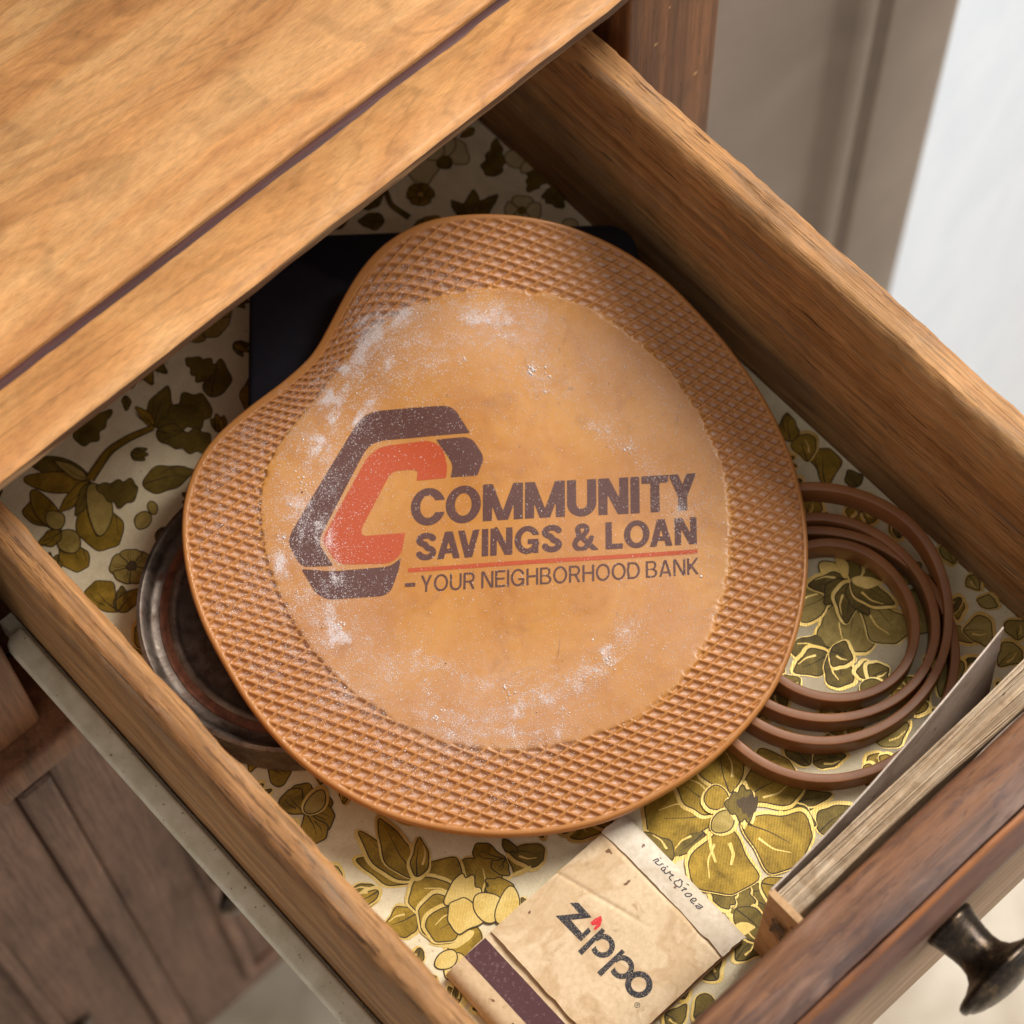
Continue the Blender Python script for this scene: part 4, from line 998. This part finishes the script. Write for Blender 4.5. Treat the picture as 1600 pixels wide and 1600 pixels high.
# ------------------------------------------------------------------ matchbook
mb = root('matchbook', 'worn stained cardboard matchbook with black lettering and a red flame', 'matchbook', (-44, -77.5, 0.4))
X0, X1, Y0, Y1 = -68.6, -19.4, -94.8, -60.2
def sheet(name, x0, x1, y0, y1, zf, th_, m, nx=60, ny=44, jx0=0.0, jx1=0.0, jy=0.12, seed=0, parent=None):
    """thin card with its own thickness; zf(x, y) is its top surface; edges uneven."""
    u = np.linspace(0, 1, nx); v = np.linspace(0, 1, ny)
    Uu, Vv = np.meshgrid(u, v, indexing='ij')
    e0 = jx0 * (fbm(v * 9 + seed, v * 0 + 1, 0, 4) - .45); e1 = jx1 * (fbm(v * 9 + seed, v * 0 + 7, 1, 4) - .45)
    f0 = jy * (fbm(u * 8 + seed, u * 0 + 3, 2, 3) - .45); f1 = jy * (fbm(u * 8 + seed, u * 0 + 5, 3, 3) - .45)
    X = x0 + Uu * (x1 - x0) + (1 - Uu) * e0[None] + Uu * e1[None]
    Y = y0 + Vv * (y1 - y0) + (1 - Vv) * f0[:, None] + Vv * f1[:, None]
    Z = zf(X, Y)
    top = np.stack([X, Y, Z], -1).reshape(-1, 3); bot = top - (0, 0, th_)
    i, j = np.meshgrid(np.arange(nx - 1), np.arange(ny - 1), indexing='ij'); a = (i * ny + j).ravel()
    N = nx * ny
    F = [np.stack([a, a + ny, a + ny + 1, a + 1], 1), np.stack([a + N, a + 1 + N, a + ny + 1 + N, a + ny + N], 1)]
    rim_ = np.concatenate([np.arange(nx) * ny, (nx - 1) * ny + np.arange(1, ny), (np.arange(nx - 1)[::-1]) * ny + ny - 1, np.arange(1, ny - 1)[::-1]])
    r2 = np.roll(rim_, -1)
    F.append(np.stack([rim_, rim_ + N, r2 + N, r2], 1))
    return mesh(name, np.concatenate([top, bot]), np.concatenate(F), m, parent or mb, smooth=True, auto=40)
wv = lambda X, Y, s, a: a * (fbm(X * 0.12 + s, Y * 0.12 + s, 3, 4) - .45)
sheet('back_cover', X0 + .2, X1 - .6, Y0, Y1, lambda X, Y: 1.0 + 0 * X, 0.5, M_CARD, jy=0.3, seed=2)
box('match_comb', X0 + 3, X1 - 4, Y0 + 0.9, Y1 - 0.9, 1.05, 3.7, M_CARDE, mb, 0.4, axis='X')
cover_z = lambda X, Y: 4.75 + wv(X, Y, 3, 0.7) - 0.55 * sstep(-27.0, -25.6, X) - 0.35 * np.exp(-((np.abs(Y - Y0) / 1.2)) ** 2) - 0.35 * np.exp(-((np.abs(Y - Y1) / 1.2)) ** 2) - 0.30 * np.exp(-((X - (-33.5 - 0.28 * (Y + 78))) / 0.45) ** 2) * sstep(-82, -76, Y)
sheet('front_cover', -56.4, -25.6, Y0, Y1, cover_z, 0.4, M_CARD, 110, 80, jx0=0.7, jx1=0.5, jy=0.4, seed=5)
fold_z = lambda X, Y: 0.75 + 3.95 * np.sqrt(np.clip(1 - np.clip((X + 24.5) / 5.4, 0, 1) ** 2.6, 0.0, 1)) + wv(X, Y, 9, 0.5)
sheet('spine_fold', -25.9, -19.3, Y0 - 0.2, Y1 + 0.1, fold_z, 0.5, M_CARDW, 40, 80, jx0=0.9, jx1=0.2, jy=0.7, seed=8)
flap_z = lambda X, Y: 1.0 + 3.0 * np.sqrt(np.clip(1 - np.clip((-65.2 - X) / 3.4, 0, 1) ** 2.2, 0.0, 1)) + wv(X, Y, 14, 0.35) - 0.15
sheet('striker_flap', -68.5, -54.5, Y0 - .1, Y1 + 0.1, flap_z, 0.4, M_CARD, 50, 60, jx0=0.4, jy=0.3, seed=11)
sheet('striker_strip', -63.5, -57.9, Y0, Y1, lambda X, Y: flap_z(X, Y) + 0.05, 0.04, M_STRIKER, 16, 60, jx0=.06, jx1=.06, jy=0.05, seed=12)
sheet('staple', -65.9, -65.3, -82.5, -76.5, lambda X, Y: flap_z(X, Y) + 0.45 - 0.3 * (np.abs(Y + 79.5) / 3) ** 4, 0.35, M_BRONZE, 5, 14, jy=0)
def on_card(f, x0, x1, y0, y1, h, name, m, zf, lift=0.04):
    T, F = contour(f, x0, x1, y0, y1, h)
    return mesh(name, np.stack([T[:, 0], T[:, 1], zf(T[:, 0], T[:, 1]) + lift], 1), F, m, mb)
ZP = [(-40.81, -66.55), (-39.52, -67.68), (-39.66, -71.74), (-43.07, -69.26), (-43.25, -72.8), (-41.48, -72.72), (-41.73, -73.68), (-44.59, -73.82), (-44.72, -66.55), (-40.95, -69.36)]
S1 = [(-39.61, -74.62), (-39.59, -75.52), (-46.34, -75.97), (-46.37, -74.81)]
S2 = [(-39.65, -80.39), (-39.59, -81.24), (-46.47, -81.64), (-46.48, -80.47)]
def pee(x, y, st, c):
    r = np.hypot(x - c[0], y - c[1])
    ringd = np.maximum(r - 2.42, 1.33 - r)
    gap = I_(y - (c[1] - 0.1), 0 * x - 1)                       # ring opens at lower left, as in the mark
    cutm = I_(x - (c[0] - 0.2), (c[1] + 0.9) - y)
    return U(g_poly(x, y, st), I_(ringd, -cutm))
logo = lambda x, y: U(g_poly(x, y, ZP), pee(x, y, S1, (-41.99, -77.34)), pee(x, y, S2, (-42.11, -83.0)), np.maximum(np.hypot(x + 42.1, y + 87.81) - 2.7, 1.5 - np.hypot(x + 42.1, y + 87.81)))
on_card(logo, -47, -37.5, -91, -65.5, 0.1, 'printed_lettering', M_INKBLACK, cover_z)
FL = [(-38.06, -72.69), (-38.52, -73.46), (-39.53, -74.12), (-40.83, -74.11), (-41.09, -73.69), (-40.03, -73.39), (-40.79, -72.95), (-40.53, -72.26), (-39.16, -72.33)]
on_card(lambda x, y: g_poly(x, y, FL), -41.6, -37.6, -74.6, -71.8, 0.06, 'flame_mark', M_INKRED, cover_z, 0.05)
def reg(x, y):
    r = np.hypot(x + 45.15, y + 90.58)
    return U(np.abs(r - 0.5) - 0.06, g_line(x, y, [(-45.4, -90.45), (-44.9, -90.45), (-44.95, -90.7), (-45.15, -90.7)], 0.1), g_line(x, y, [(-45.15, -90.6), (-45.4, -90.75)], 0.1))
on_card(reg, -45.8, -44.5, -91.2, -90, 0.03, 'registered_mark', M_INKBLACK, cover_z)
HAND = [[(-22.59, -71.52), (-21.57, -71.74)], [(-21.57, -71.74), (-21.69, -72.23), (-22.58, -71.94), (-22.54, -72.63), (-22.32, -73.01), (-21.98, -73.14), (-21.74, -73.01), (-21.52, -73.33)], [(-20.99, -71.98), (-21.02, -72.13)], [(-21.69, -74.18), (-21.91, -73.8), (-22.62, -73.74), (-22.64, -74.43), (-21.75, -74.3), (-22.45, -74.48), (-22.69, -74.85), (-22.47, -75.23), (-21.56, -75.37)], [(-21.24, -74.06), (-21.23, -74.36)], [(-21.56, -75.37), (-21.95, -75.65), (-21.57, -76.47), (-22.19, -76.14), (-22.67, -76.17), (-22.78, -76.89)], [(-21.83, -77.77), (-21.49, -77.96), (-22.23, -77.52), (-22.68, -77.57), (-22.83, -78.26), (-22.54, -79.11), (-21.72, -78.93), (-21.36, -78.43), (-21.12, -78.54), (-21.19, -77.77), (-21.49, -77.84)], [(-21.93, -79.62), (-21.64, -80.29), (-22.16, -79.99), (-22.62, -79.74), (-22.62, -79.98)], [(-20.8, -79.42), (-20.67, -79.83)], [(-21.87, -81.37), (-22.33, -80.89), (-22.82, -80.79), (-22.84, -81.41), (-22.29, -81.81), (-21.71, -81.81), (-21.84, -81.34)], [(-22.52, -82.65), (-22.45, -83.06), (-21.91, -83.21), (-21.67, -82.85), (-22.1, -82.45), (-22.8, -82.39), (-22.94, -82.84), (-22.81, -83.43)], [(-22.08, -83.99), (-21.82, -85.04), (-22.31, -84.94), (-22.5, -84.18), (-22.81, -83.9), (-22.92, -84.5), (-22.67, -84.96), (-22.25, -84.88)]]
def spl(P, n=5):
    P = np.array(P); t = np.arange(len(P)); tt = np.linspace(0, len(P) - 1, (len(P) - 1) * n + 1)
    Q = np.stack([np.interp(tt, t, P[:, k]) for k in (0, 1)], 1)
    if len(P) > 2:
        for _ in range(2): Q[1:-1] = (Q[:-2] + 2 * Q[1:-1] + Q[2:]) / 4
    return [tuple(q) for q in Q]
on_card(lambda x, y: U(*[g_line(x, y, spl(s, 6), 0.24) for s in HAND]), -24.5, -19.8, -87, -69.5, 0.05, 'handwriting', M_PEN, fold_z, 0.05)

# ------------------------------------------------------------------ small paperback standing against the drawer front
bk = root('paperback_book', 'small worn paperback standing upright against the drawer front', 'book', (15, -100, 0.4))
BX0, BX1, ZT = -18.6, 50.5, 40.0
npage = 34
pv, pf = [], []
for p in range(npage):
    y = -98.2 - 5.6 * (p + 0.5) / npage
    n = 26; xs2 = np.linspace(BX0 + 0.4, BX1 - 0.8 * random.random(), n)
    fan = 1.3 * (0.5 - (p + .5) / npage) * sstep(0.45, 1.0, (xs2 - BX0) / (BX1 - BX0)) + 0.15 * np.sin(xs2 * .12 + p * .4)
    zt = ZT - 0.7 + 1.0 * random.random() + 0.25 * np.sin(xs2 * 0.3 + p)
    hw = 5.9 / npage * (0.30 + 0.16 * random.random())
    o = len(pv)
    for xx, ff, zz in zip(xs2, fan, zt):
        pv += [(xx, y + ff - hw, 1.0), (xx, y + ff + hw, 1.0), (xx, y + ff + hw, zz), (xx, y + ff - hw, zz)]
    for q in range(n - 1):
        a = o + q * 4; b = a + 4
        pf += [(a + 2, a + 3, b + 3, b + 2), (a + 1, a + 2, b + 2, b + 1), (a + 3, a, b, b + 3)]
    pf += [(o, o + 3, o + 2, o + 1), (o + (n - 1) * 4, o + (n - 1) * 4 + 1, o + (n - 1) * 4 + 2, o + (n - 1) * 4 + 3)]
mesh('page_block', pv, pf, M_PAGE, bk, kind='stuff')
def leaf(name, yf, m, th_=0.3, zt=ZT, x1=BX1, x0=BX0):
    xs2 = np.linspace(x0, x1, 60); zz = np.array([0.45, 8, 20, 32, zt])
    V, F = [], []
    for s in (-.5, .5):
        for x in xs2:
            for z in zz: V.append((x, yf(x, z) + s * th_, z + (0.4 * math.sin(x * .5) * .3 + (random.random() - .5) * .12 if z == zt else 0)))
    nz = len(zz); N = len(xs2) * nz
    for i in range(len(xs2) - 1):
        for j in range(nz - 1):
            a = i * nz + j; F += [(a, a + 1, a + nz + 1, a + nz), (a + N, a + nz + N, a + nz + 1 + N, a + 1 + N)]
        a = i * nz + nz - 1; F.append((a, a + N, a + nz + N, a + nz))
        a = i * nz; F.append((a, a + nz, a + nz + N, a + N))
    for i in (0, len(xs2) - 1):
        for j in range(nz - 1):
            a = i * nz + j; F.append((a, a + N, a + 1 + N, a + 1) if i == 0 else (a, a + 1, a + 1 + N, a + N))
    return mesh(name, V, F, m, bk, smooth=True, auto=40)
k_ = lambda x: (x - BX0) / (BX1 - BX0)
leaf('front_cover', lambda x, z: -97.3 + 6.6 * k_(x) ** 1.5 * (0.5 + 0.5 * z / ZT), M_COVER, 0.35, ZT + 0.6, 51)
leaf('back_cover', lambda x, z: -105.6 - 0.5 * math.sin(x * .13) * z / ZT + 0.3 * math.sin(x * .05), M_COVER, 0.35, ZT - 1.5, 51)
V, F = extrude(rrect(-19.6, -18.2, -105.9, -97.1, (0.6, 0.2, 0.2, 0.6), 4), 'Z', np.linspace(0.45, ZT + 0.3, 14), lambda P, tt, k: np.stack([-0.25 * np.sin(tt * .15) + 0 * P[:, 0], 0.15 * np.sin(tt * .3) + 0 * P[:, 0]], 1))
sp = mesh('spine', V, F, M_SPINE, bk, smooth=True, auto=40)
f, tot = text_sdf('ZONE', 0.2, 0.12)
T, F = contour(f, -.05, tot + .05, -.05, 1.05, 0.05)
# spine title reads upwards along the spine
mesh('spine_title', np.stack([np.full(len(T), -19.95), -103.2 + T[:, 1] * 3.4, 22.5 + T[:, 0] / tot * 8.6], 1), F, M_PEN, bk)
